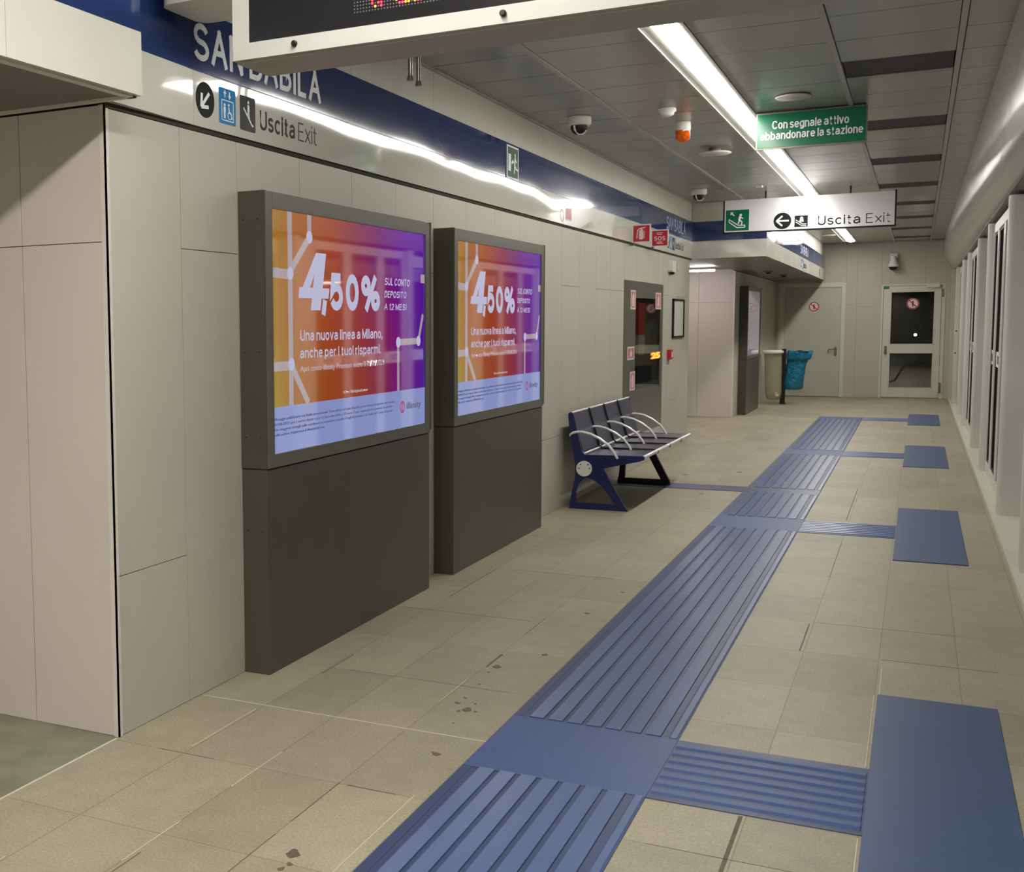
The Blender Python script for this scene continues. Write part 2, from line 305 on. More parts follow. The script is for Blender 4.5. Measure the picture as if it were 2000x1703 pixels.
def A_(cx, cy, rx, ry, a0, a1, n=None):
    n = n or max(4, int(abs(a1 - a0) / 18))
    return [(cx + rx * math.cos(math.radians(a0 + (a1 - a0) * i / n)), cy + ry * math.sin(math.radians(a0 + (a1 - a0) * i / n))) for i in range(n + 1)]
GL = {
 'S': (.60, [A_(.30, .75, .28, .25, 18, 270) + A_(.30, .25, .30, .25, 90, -162)[1:]]),
 'A': (.66, [[(0, 0), (.33, 1)], [(.33, 1), (.66, 0)], [(.12, .34), (.54, .34)]]),
 'N': (.56, [[(0, 0), (0, 1)], [(0, 1), (.56, 0)], [(.56, 0), (.56, 1)]]),
 'B': (.57, [[(0, 0), (0, 1)], [(0, 1), (.30, 1)] + A_(.30, .76, .22, .24, 90, -90) + [(0, .52)], [(0, .52), (.32, .52)] + A_(.32, .26, .25, .26, 90, -90) + [(0, 0)]]),
 'I': (0, [[(0, 0), (0, 1)]]), 'L': (.46, [[(0, 1), (0, 0), (.46, 0)]]),
 'U': (.56, [[(0, 1), (0, .28)] + A_(.28, .28, .28, .28, 180, 360) + [(.56, 1)]]),
 'E': (.50, [[(.48, 1), (0, 1), (0, 0), (.5, 0)], [(0, .52), (.44, .52)]]),
 'C': (.62, [A_(.33, .5, .33, .5, 38, 322, 20)]), 'D': (.58, [[(0, 0), (0, 1), (.27, 1)] + A_(.27, .5, .31, .5, 90, -90) + [(0, 0)]]),
 'P': (.54, [[(0, 0), (0, 1), (.30, 1)] + A_(.30, .74, .24, .26, 90, -90) + [(0, .48)]]),
 'O': (.68, [A_(.34, .5, .34, .5, 0, 360, 24)]), 'T': (.58, [[(0, 1), (.58, 1)], [(.29, 1), (.29, 0)]]),
 'M': (.70, [[(0, 0), (0, 1)], [(0, 1), (.35, .05)], [(.35, .05), (.70, 1)], [(.70, 1), (.70, 0)]]),
 'a': (.50, [A_(.25, .51, .21, .21, 165, 0) + [(.46, .08), (.52, .01)], [(.46, .44), (.22, .39)] + A_(.2, .195, .2, .195, 90, 270) + [(.28, .01), (.46, .16)]]),
 'b': (.50, [[(0, 0), (0, 1)], A_(.25, .36, .25, .36, 0, 360)]), 'c': (.46, [A_(.25, .36, .25, .36, 42, 318, 16)]),
 'd': (.50, [[(.5, 0), (.5, 1)], A_(.25, .36, .25, .36, 0, 360)]), 'e': (.50, [A_(.25, .36, .25, .36, 0, 322, 18), [(0, .37), (.5, .37)]]),
 'g': (.50, [A_(.25, .36, .25, .36, 0, 360), [(.5, .72), (.5, -.02)] + A_(.25, -.04, .25, .2, 0, -150)]),
 'h': (.46, [[(0, 0), (0, 1)], A_(.23, .48, .23, .24, 180, 0) + [(.46, 0)]]), 'i': (0, [[(0, 0), (0, .72)], [(0, .93), (0, 1)]]), 'l': (0, [[(0, 0), (0, 1)]]),
 'n': (.46, [[(0, 0), (0, .72)], A_(.23, .48, .23, .24, 180, 0) + [(.46, 0)]]), 'o': (.50, [A_(.25, .36, .25, .36, 0, 360)]),
 'm': (.72, [[(0, 0), (0, .72)], A_(.18, .50, .18, .22, 180, 0) + [(.36, 0)], A_(.54, .50, .18, .22, 180, 0) + [(.72, 0)]]),
 'p': (.50, [[(0, -.26), (0, .72)], A_(.25, .36, .25, .36, 0, 360)]), 'r': (.26, [[(0, 0), (0, .72)], A_(.26, .44, .26, .27, 180, 85)]),
 's': (.42, [A_(.21, .54, .19, .18, 20, 270) + A_(.21, .18, .21, .18, 90, -162)[1:]]),
 't': (.30, [[(.12, .93), (.12, .13)] + A_(.25, .13, .13, .13, 180, 270) + [(.31, 0)], [(0, .70), (.3, .70)]]),
 'u': (.46, [[(0, .72), (0, .24)] + A_(.23, .24, .23, .24, 180, 360), [(.46, .72), (.46, 0)]]),
 'v': (.46, [[(0, .72), (.23, 0)], [(.23, 0), (.46, .72)]]), 'x': (.46, [[(0, .72), (.46, 0)], [(0, 0), (.46, .72)]]), 'z': (.44, [[(0, .72), (.42, .72), (0, 0), (.44, 0)]]),
 '0': (.54, [A_(.27, .5, .27, .5, 0, 360, 20)]), '5': (.54, [[(.5, 1), (.10, 1), (.05, .52)] + A_(.27, .33, .26, .33, 128, -155)]), '2': (.54, [A_(.27, .73, .25, .27, 170, -32) + [(0, 0), (.54, 0)]]), '1': (.24, [[(0, .78), (.22, 1), (.22, 0)]]),
 '%': (.95, [A_(.18, .77, .18, .23, 0, 360, 16), [(.72, 1), (.24, 0)], A_(.78, .23, .18, .23, 0, 360, 16)]), ',': (.05, [[(.04, .06), (0, -.16)]]), '.': (0, [[(0, 0), (0, .04)]])}
def strokemb(txt, O, U, V, w, h, d0, d1, st=.17, gap=.10, slant=0.0, mb=None):
    """sans letters drawn as even strokes, fitted to the box w x h"""
    mb = mb or MB(); x = 0; items = []
    for ch in txt:
        if ch == ' ': x += .24; continue
        wd, ss = GL[ch]; items += [[(x + a, b) for a, b in q] for q in ss]; x += wd + st + gap
    xs = [p[0] for q in items for p in q]; ys = [p[1] for q in items for p in q]
    x0, x1, y0, y1 = min(xs), max(xs), min(ys), max(ys)
    sy = h / (y1 - y0 + st); th = st * sy; sx = (w - th) / (x1 - x0)
    for k, q in enumerate(items):
        P_ = [((a - x0) * sx + th / 2, (b - y0) * sy + th / 2) for a, b in q]
        closed = math.dist(P_[0], P_[-1]) < 1e-6
        n = len(P_); L_ = []; R_ = []
        def nrm(a, b):
            dx, dy = b[0] - a[0], b[1] - a[1]; l = math.hypot(dx, dy) or 1e-9; return -dy / l, dx / l
        if not closed:
            for e, f_ in ((0, 1), (-1, -2)):
                dx, dy = P_[e][0] - P_[f_][0], P_[e][1] - P_[f_][1]; l = math.hypot(dx, dy) or 1
                if abs(dy) > abs(dx) * 1.2 and n < 4 or (abs(dx) < 1e-6): P_[e] = (P_[e][0] + dx / l * th / 2, P_[e][1] + dy / l * th / 2)
        for i in range(n):
            pa = P_[i - 1] if i > 0 else (P_[-2] if closed else None); pb = P_[i + 1] if i < n - 1 else (P_[1] if closed else None)
            n1 = nrm(pa, P_[i]) if pa else None; n2 = nrm(P_[i], pb) if pb else None
            n1 = n1 or n2; n2 = n2 or n1
            mx, my = n1[0] + n2[0], n1[1] + n2[1]; l = math.hypot(mx, my) or 1e-6; mx, my = mx / l, my / l
            c_ = max(.35, mx * n1[0] + my * n1[1]); o_ = th / 2 / c_
            L_.append((P_[i][0] + mx * o_, P_[i][1] + my * o_)); R_.append((P_[i][0] - mx * o_, P_[i][1] - my * o_))
        for i in range(n - 1):
            pl = [L_[i], R_[i], R_[i + 1], L_[i + 1]]
            if slant: pl = [(a + b * slant, b) for a, b in pl]
            mb.prism(pl, O, U, V, d0, d1 + k * .000012)
    return mb

X, Y, Z = (1, 0, 0), (0, 1, 0), (0, 0, 1)
HC, HB, HW, HT = 2.956, 2.271, 2.483, 2.72
YP, YQ, YR, YB = 3.36, 15.38, 19.40, 25.30

# ---------------------------------------------------------------- structure
f = MB(); f.box(-.006, 3.05, -9, 26.2, -0.1, 0.0); floor = struct('floor', f, M['floor'])
M['floorold'] = mat('weathered grey stone', (128, 128, 106), 0.6, var=0.2, scale=7, bump=.0008, bscale=60)
f = MB(); f.box(-4, -.006, -9, 3.36, -0.1, 0.0); struct('floor_recess', f, M['floorold'])
f = MB(); f.box(-4, -.006, 3.36, 26.2, -0.1, 0.0); struct('floor_far_recess', f, M['floor'])
g = MB()
g.box(0.012, 1.205, 3.912, 3.918, 0, 0.0006); g.box(-0.006, 0.004, -2.0, 3.345, 0, 0.0006)
for x0, a, b in ((0.288, 3.40, 3.86), (0.29, 2.0, 2.42), (0.60, 3.15, 3.50), (0.60, 2.55, 2.85), (0.893, 4.28, 4.60), (1.155, 1.8, 3.35), (2.415, 5.11, 5.55), (2.4, 3.66 - 0.6, 3.64), (2.398, 4.25, 5.1)):
    g.box(x0 - 0.0015, x0 + 0.0015, a, b, 0, 0.0006)
g.box(0.12, 0.5, 9.17, 9.176, 0, 0.0006)
obj('grout_line', g, M['grout'], floor, 'pale floor grout line')
g = MB()
for x0, a, b, hw in ((0.617, 2.0, 2.62, 0.0018), (0.908, 4.80, 5.02, 0.004), (0.31, 4.40, 4.72, 0.002), (0.9, 5.4, 5.75, 0.0015), (0.9, 3.0, 3.34, 0.002), (0.9, 2.2, 2.9, 0.0015), (2.085, 2.6, 3.65, 0.006), (2.083, 5.66, 6.2, 0.003), (0.3, 6.0, 6.8, 0.002), (2.1, 7.4, 8.6, 0.002), (2.08, 9.6, 11.5, 0.003)):
    g.box(x0 - hw, x0 + hw, a, b, 0, 0.0005)
for yy, a, b, hw in ((3.33, 0.93, 1.1, 0.003), (3.33, 0.2, 0.42, 0.002), (4.496, 0.4, 1.1, 0.0015), (5.66, 0.15, 0.85, 0.0018), (5.67, 2.41, 2.85, 0.002), (6.245, 2.1, 2.7, 0.002), (3.33, 1.87, 2.4, 0.0015), (6.83, 0.4, 1.0, 0.0015)):
    g.box(a, b, yy - hw, yy + hw, 0, 0.0005)
obj('floor_joint', g, M['darkgrout'], floor, 'dark worn floor joint')
st = MB()
for x, y, r in ((1.006, 2.81, .022), (1.028, 2.747, .010), (1.021, 2.712, .010), (1.088, 3.719, .017), (1.07, 3.73, .005), (0.946, 4.823, .020), (0.94, 4.73, .007), (1.024, 4.219, .020), (1.06, 4.21, .008), (1.0, 4.19, .009), (0.963, 4.278, .013), (0.968, 4.352, .008), (1.03, 4.30, .006), (1.081, 5.096, .015), (1.061, 5.939, .016), (0.96, 4.55, .006), (1.03, 4.05, .005), (0.55, 11.9, .03), (1.0, 12.3, .03), (0.8, 24.6, .06), (0.9, 10.6, .02), (1.12, 6.5, .012)):
    k = 12; ph = random.random() * 6
    st.prism([(x + r * (1 + .25 * math.sin(3 * t * 2 * PI / k + ph)) * math.cos(t * 2 * PI / k) * .9, y + r * 1.15 * (1 + .3 * math.cos(2 * t * 2 * PI / k + ph)) * math.sin(t * 2 * PI / k)) for t in range(k)], (0, 0, 0), X, Y, 0, 0.0007)
obj('stain', st, M['stain'], floor, 'small dark spots dotted over the floor')

def panels(mb, rects, plane, c, t, gap=0.004, back=None):
    # rects (a0,a1,z0,z1); plane 'x+' faces +X at x=c, 'y-' faces -Y at y=c
    for a0, a1, z0, z1 in rects:
        a0 += gap / 2; a1 -= gap / 2; z0 += gap / 2; z1 -= gap / 2
        if a1 - a0 < .003 or z1 - z0 < .003: continue
        if plane == 'x+': mb.box(c - t, c, a0, a1, z0, z1)
        elif plane == 'y-': mb.box(a0, a1, c, c + t, z0, z1)
def cut(rects, h):
    out = []
    for a0, a1, z0, z1 in rects:
        if a1 <= h[0] or a0 >= h[1] or z1 <= h[2] or z0 >= h[3]: out.append((a0, a1, z0, z1)); continue
        if a0 < h[0]: out.append((a0, h[0], z0, z1)); a0 = h[0]
        if a1 > h[1]: out.append((h[1], a1, z0, z1)); a1 = h[1]
        if z0 < h[2]: out.append((a0, a1, z0, h[2]))
        if z1 > h[3]: out.append((a0, a1, h[3], z1))
    return out
CAB = (11.61, 13.58, 0.345, 1.902)
cols = [3.36, 3.832] + [4.262 + .5655 * k for k in range(20)]
cols = [c for c in cols if c < 15.1] + [15.28]
rects = []; ups = []
for i in range(len(cols) - 1):
    zj = 0.59 if i in (0, 2, 4, 6, 8, 10, 12, 15, 17, 19) else 1.79
    rects += [(cols[i], cols[i + 1], 0.0, zj), (cols[i], cols[i + 1], zj, 2.252)]
    ups.append((cols[i], cols[i + 1] if i < len(cols) - 2 else YQ, HT, HC))
wl = MB(); panels(wl, cut(rects, CAB), 'x+', 0.0, 0.02, 0.003); panels(wl, ups, 'x+', 0.0, 0.02, 0.003)
wall_left = struct('wall_left', wl, M['wall'])
bk = MB()
for a0, a1, z0, z1 in cut([(3.40, 15.26, 0, HC)], CAB): bk.box(-0.12, -0.019, a0, a1, z0, z1)
bk.box(-0.12, -0.019, 15.26, YQ + 0.1, HB + .03, HC)
obj('joint_backing', bk, M['gap'], wall_left)
fr = MB(); fr.box(-0.022, 0.002, YP - 0.003, YP + 0.004, 0, 2.262); fr.box(-0.003, 0.002, YP - 0.003, YP + 0.02, 0, 2.262); obj('corner_trim', fr, M['trim'], wall_left, 'thin pale metal corner strip')
# end face of the left wall towards the recess
e = MB(); e.box(-3.0, -0.022, 15.262, 15.30, 0, 2.252); struct('wall_recess_near', e, M['wall'])
# near pillar wall facing the camera
p = MB(); xs = [-3.2, -2.47, -1.90, -1.33, -0.955, -0.387, -0.022]
r = []
for i in range(len(xs) - 1):
    zj = 1.79
    r += [(xs[i], xs[i + 1], 0.0, zj), (xs[i], xs[i + 1], zj, 2.262)]
panels(p, r, 'y-', YP, 0.02, 0.003); wp = struct('wall_pillar_near', p, M['wallpink'])
b2 = MB(); b2.box(-3.2, -0.022, YP + .019, YP + .1, 0, 2.27); obj('joint_backing', b2, M['gap'], wp)
# far pillar wall and the wall behind it
p = MB(); xs = [-3.2, -1.68, -1.1, -0.53, -0.022]; r = []
for i in range(len(xs) - 1): r += [(xs[i], xs[i + 1], 0, 1.79), (xs[i], xs[i + 1], 1.79, 2.30)]
panels(p, r, 'y-', YR, 0.02, 0.003); wp = struct('wall_pillar_far', p, M['wallpink'])
b2 = MB(); b2.box(-3.2, -0.022, YR + .019, YR + .1, 0, 2.30); obj('joint_backing', b2, M['gap'], wp)
t = MB(); t.box(-0.024, 0.002, YR - 0.004, YR + .004, 0, 2.268); obj('corner_trim', t, M['trim'], wp, 'thin pale metal corner strip')
p = MB(); r = [(YR + .57 * k, min(YR + .57 * (k + 1), YB), z0, z1) for k in range(11) for z0, z1 in ((0, 1.79), (1.79, 2.268)) if YR + .57 * k < YB - .01]
panels(p, r, 'x+', 0.0, 0.02, 0.003); wp = struct('wall_left_far', p, M['wall'])
b2 = MB(); b2.box(-.1, -.019, YR + .1, YB, 0, 2.268); obj('joint_backing', b2, M['gap'], wp)
# recess surroundings (side rooms)
s = MB(); s.box(-3.3, -3.2, 15.26, YR + .1, 0, 2.3); struct('wall_recess_back', s, M['wallpink'])
s = MB(); s.box(-3.3, -3.2, -9, YP + .1, 0, 2.3); struct('wall_left_near', s, M['wallpink'])
s = MB(); s.box(-3.3, 3.6, -9.1, -9.0, 0, HC); struct('wall_behind', s, M['wall'])
# back wall (panels, cut round the two doors)
D1 = (0.068, 1.252, 0, 2.222); D2 = (1.86, 2.926, 0, 2.158)
p = MB(); xs = [0.0, .30, .87, 1.44, 1.86, 2.01, 2.58, 3.02, 3.5]; r = []
for i in range(len(xs) - 1):
    zj = (1.79, .59)[i % 2] if i not in (3,) else 1.75
    r += [(xs[i], xs[i + 1], 0, zj), (xs[i], xs[i + 1], zj, HC + .03)]
rr = cut(cut(r, D1), D2)
panels(p, rr, 'y-', YB, 0.02, 0.0025); wb = struct('wall_back', p, M['wall'])
b2 = MB()
for a0, a1, z0, z1 in cut(cut([(-.1, 3.6, 0, HC + .05)], D1), D2): b2.box(a0, a1, YB + .019, YB + .12, z0, z1)
obj('joint_backing', b2, M['gap'], wb)

# ceiling
c = MB(); pitch = 0.577; ys = [7.605 + pitch * k for k in range(-28, 31)]
bays = [(0.0, .585), (.62, 1.205), (1.445, 2.035), (2.07, 2.635), (2.672, 2.9)]
dark = [(7.605 + 2.308 * k, 7.605 + 2.308 * k + .51) for k in range(-4, 8)]
dk = MB()
for bi, (a, b_) in enumerate(bays):
    for k in range(len(ys) - 1):
        y0, y1 = ys[k], ys[k + 1]
        if y0 > YB: break
        y1 = min(y1, YB)
        if bi == 3:
            dd = [q for q in dark if q[0] < y1 - .02 and q[1] > y0 + .02]
            if dd:
                q = dd[0]
                if q[1] + .006 < y1: c.box(a, b_, q[1] + .002, y1 - .003, HC, HC + .02)
                dk.box(a + .003, b_ - .003, q[0] + .004, min(q[1], YB), HC + .006, HC + .02); continue
        c.box(a, b_, y0 + .004, y1 - .004, HC, HC + .02)
# closing strip between lamp trims at the lamp gap
c.box(1.21, 1.44, 3.92, 6.10, HC, HC + .02); c.box(1.21, 1.44, 24.47, YB, HC, HC + .02)
ceiling = struct('ceiling', c, M['ceil'])
obj('ceiling_vent', dk, M['ceildark'], ceiling, 'dark rectangular ceiling strips')
c = MB(); c.box(-.1, 3.6, -9, 25.4, HC + .06, HC + .1); obj('ceiling_void', c, M['gap'], ceiling)
c = MB()
for x in (.602, 2.052, 2.653): c.box(x - .014, x + .014, -9, YB if x > 1 else YQ, HC - .008, HC + .02)
c.box(0.0, 0.02, YP, YQ, HC - .012, HC)
obj('ceiling_rib', c, M['ceilrib'], ceiling)

# right hand curved fascia
prof = [(2.872, 2.965), (2.862, 2.90), (2.858, 2.84), (2.862, 2.76), (2.876, 2.68), (2.902, 2.60), (2.94, 2.52), (2.985, 2.455), (3.035, 2.405), (3.05, 2.392), (3.062, 2.39), (3.062, 2.40)]
m = MB(); n = len(prof); segs = [-9 + .0 * 0, YB]
vs = [(x, y, z) for y in segs for x, z in prof]; m.add(vs, [(i, i + 1, n + i + 1, n + i) for i in range(n - 1)], True)
vs = [(x + .02, y, z + .004) for y in segs for x, z in prof]; m.add(vs, [(n + i, n + i + 1, i + 1, i) for i in range(n - 1)], True)
struct('trim_1', m, M['fascia'])
m = MB(); m.box(3.06, 3.6, -9, YB, 2.395, 2.42); struct('trim_2', m, M['soffit'])
m = MB(); m.box(3.018, 3.6, -9, YB, -0.05, 0.03); cb = struct('trim_3', m, M['curb'])
m = MB(); m.box(3.55, 3.6, YP, YB, 2.42, HC + .1); struct('wall_right_upper', m, M['void'])
# track side beyond the glazing
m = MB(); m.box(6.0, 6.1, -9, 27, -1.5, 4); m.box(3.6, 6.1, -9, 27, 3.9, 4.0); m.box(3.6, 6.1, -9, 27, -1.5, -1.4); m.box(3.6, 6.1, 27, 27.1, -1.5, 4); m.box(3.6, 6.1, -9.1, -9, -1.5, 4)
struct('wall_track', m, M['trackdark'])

# platform edge screens
def zone_fixed(y0, y1, idx, lab):
    t = thing('glazed_screen', lab, 'glass screen', (3.1, (y0 + y1) / 2, .03), 'fixed glass screens along the platform edge')
    fx0, fx1 = 3.10, 3.17
    L = y1 - y0; k = L / 2.91
    pan = [(y0 + .40 * k, y0 + 1.10 * k), (y0 + 1.32 * k, y0 + 2.03 * k), (y0 + 2.25 * k, y0 + 2.80 * k)]
    m = MB(); m.box(fx0, fx1, y0, y1, 0.03, 0.14); m.box(fx0, fx1, y0, y1, 2.27, 2.36)
    edges = [y0] + [v for q in pan for v in q] + [y1]
    for i in range(0, len(edges), 2): m.box(fx0, fx1, edges[i], edges[i + 1], .14, 2.27)
    obj('frame', m, M['doorwhite'], t, bevel=.004)
    gk = MB(); gl = MB(); bn = MB(); bt = MB()
    for a, b_ in pan:
        for q in ((a, a + .018, .14, 2.27), (b_ - .018, b_, .14, 2.27), (a, b_, .14, .16), (a, b_, 2.25, 2.27)): gk.box(fx0 + .01, fx1 - .01, *q)
        gl.box(fx0 + .02, fx0 + .03, a + .018, b_ - .018, .16, 2.25)
        bn.box(fx0 + .014, fx0 + .019, a + .02, b_ - .02, 1.06, 1.19)
        for q in range(3): bt.box(fx0 + .010, fx0 + .0135, a + .2 + .09 * q, a + .24 + .09 * q, 1.09, 1.16)
    obj('gasket', gk, M['black'], t); obj('glass_pane', gl, M['glass'], t); obj('marking_band', bn, M['whiteink'], t, 'white safety band across the glass'); obj('marking', bt, M['soffit'], t)
    return t
def zone_door(y0, y1, lab):
    t = thing('platform_screen_door', lab, 'sliding door', (3.24, (y0 + y1) / 2, .03), 'sliding doors along the platform edge')
    fx0, fx1 = 3.22, 3.26; mid = (y0 + y1) / 2
    for a, b_ in ((y0 + .01, mid - .003), (mid + .003, y1 - .01)):
        m = MB(); m.box(fx0, fx1, a, b_, .04, .2); m.box(fx0, fx1, a, b_, 2.2, 2.35); m.box(fx0, fx1, a, a + .08, .2, 2.2); m.box(fx0, fx1, b_ - .08, b_, .2, 2.2)
        d = obj('door_leaf', m, M['doorwhite'], t, bevel=.004)
        g_ = MB(); g_.box(fx0 + .015, fx0 + .025, a + .08, b_ - .08, .2, 2.2); obj('glass_pane', g_, M['glass'], d)
        g_ = MB(); g_.box(fx0 + .010, fx0 + .014, a + .1, b_ - .1, 1.06, 1.19); obj('marking_band', g_, M['whiteink'], d)
    return t
def post(y0, y1, lab):
    m = MB(); m.rbox(3.055, 3.3, y0, y1, 0.03, 2.375, .035); o = obj('screen_post', m, M['doorwhite']); tag(o, lab, 'post', 'white posts between the platform edge screens')
    return o
names = ['nearest', 'second nearest', 'third nearest', 'fourth nearest', 'farthest']
dz = [(-2.5, -0.36), (2.75, 4.88), (8.0, 10.12), (13.2, 15.3), (18.6, 20.64)]
posts_l = {8.0: 'white rounded post at the right picture edge beside the second pad', 10.12: 'widest white rounded post on the right, beyond the second blue pad', 13.2: 'white post at the near end of the third pad', 15.3: 'white post just past the third blue pad', 18.6: 'white post at the near end of the far pad', 20.64: 'white post just past the farthest blue pad'}
zl = {1: 'sliding glass platform door beside the nearest blue pad', 2: 'sliding glass platform door beside the second blue pad', 3: 'sliding glass platform door beside the third blue pad', 4: 'sliding glass platform door beside the farthest blue pad', 0: 'sliding glass platform door behind the viewpoint'}
fl = {1: 'fixed three-pane glass screen between the first and second pads', 2: 'fixed three-pane glass screen between the second and third pads', 3: 'fixed three-pane glass screen between the third and farthest pads', 0: 'fixed three-pane glass screen level with the viewpoint'}
for i, (a, b_) in enumerate(dz):
    zone_door(a, b_, zl[i])
    post(a - .17, a, posts_l.get(a, 'white screen post outside the view by %s door' % names[i])); post(b_, b_ + .17, posts_l.get(b_, 'white screen post outside the view past %s door' % names[i]))
    if i < 4: zone_fixed(b_ + .17, dz[i + 1][0] - .17, i, fl[i])
zone_fixed(20.81, 23.49, 9, 'fixed glass screen at the far end near the back wall')
t = thing('end_panel', 'white flat end post with two screws next to the back wall', 'post', (3.08, 23.6, .03))
m = MB(); m.box(3.045, 3.3, 23.5, 23.62, 0.0, 2.375); obj('panel', m, M['doorwhite'], t, bevel=.006)
m = MB(); m.disc((3.075, 1.28), .012, (0, 23.5, 0), X, Z, 0, .004); m.disc((3.072, 0.9), .012, (0, 23.5, 0), X, Z, 0, .004); obj('screw', m, M['ink'], t)
m = MB(); m.box(3.31, 3.6, 23.0, YB, 0, 2.4); m.box(3.17, 3.31, 23.63, YB, 0, 2.4); m.box(3.0, 3.17, 24.9, YB, 0, 2.4); struct('wall_end_return', m, M['wall'])

# ---------------------------------------------------------------- sign band along the left wall
def band(t, y0, y1, x=0.012, joints=()):
    js = [y0] + [j for j in joints if y0 < j < y1] + [y1]
    w_ = MB(); bl = MB()
    for a, b_ in zip(js[:-1], js[1:]):
        tl_ = .0195 if a == YP else 0
        w_.prism([(x + tl_, a + .0008), (x, b_ - .0008), (x - .035, b_ - .0008), (x - .035, a + .0008)], (0, 0, 0), X, Y, HB, HW - .002); bl.box(x - .035, x - .001, a + .0008, b_ - .0008, HW + .001, HT)
    obj('white_panel', w_, M['bandwhite'], t); obj('blue_panel', bl, M['bandblue'], t)
BX = .012
bandt = thing('sign_band', 'long blue and white enamel sign band above the kiosks and bench', 'sign band', (0, 9.3, HB))
band(bandt, YP - .3 + .3, YQ - .002, BX, (3.92, 7.80, 11.65))
gp = MB(); gp.box(-.02, .004, YP, YQ, 2.252, HB); obj('shadow_gap', gp, M['gap'], bandt)
st_ = MB(); st_.box(BX - .03, BX + .0015, YP, YQ - .003, HW - .0025, HW + .0015); obj('seam', st_, M['navy'], bandt)

def letters(parent, y0, y1, z0, z1, txt, m, O_x, bold=.02, d=.0012):
    return obj('lettering', strokemb(txt, (O_x, y0, z0), Y, Z, y1 - y0, z1 - z0, 0, d, .19), m, parent, 'letters reading ' + txt)
def icon_arrow(parent, cy, cz, r, ang, O_x, ry=None):
    O = (O_x, cy, cz); mb = MB(); mb.disc((0, 0), r, O, Y, Z, 0, .0012, 32, ry or r); o = obj('arrow_icon', mb, M['ink'], parent, 'black round arrow symbol')
    a = math.radians(ang); c_, s_ = math.cos(a), math.sin(a)
    R_ = lambda p: ((p[0] * c_ - p[1] * s_) * r, (p[0] * s_ + p[1] * c_) * (ry or r))
    mb = MB(); wd = r * .2
    mb.bar(R_((-.6, 0)), R_((.62, 0)), wd, O, Y, Z, .0012, .002); mb.bar(R_((.62, 0)), R_((.02, .5)), wd, O, Y, Z, .0012, .0021); mb.bar(R_((.62, 0)), R_((.02, -.5)), wd, O, Y, Z, .0012, .0022)
    obj('arrow', mb, M['whiteink'], o)
letters(bandt, 3.93, 5.03, 2.525, 2.668, 'SAN BABILA', M['whiteink'], BX, .012)
def person(mb, x, z, s, O, U, V, d0, d1):
    mb.disc((x, z + .86 * s), .11 * s, O, U, V, d0, d1, 12); mb.rrect(x - .13 * s, x + .13 * s, z + .36 * s, z + .73 * s, .05 * s, O, U, V, d0, d1)
    mb.rect(x - .10 * s, x - .01 * s, z, z + .4 * s, O, U, V, d0, d1); mb.rect(x + .01 * s, x + .10 * s, z, z + .4 * s, O, U, V, d0, d1)
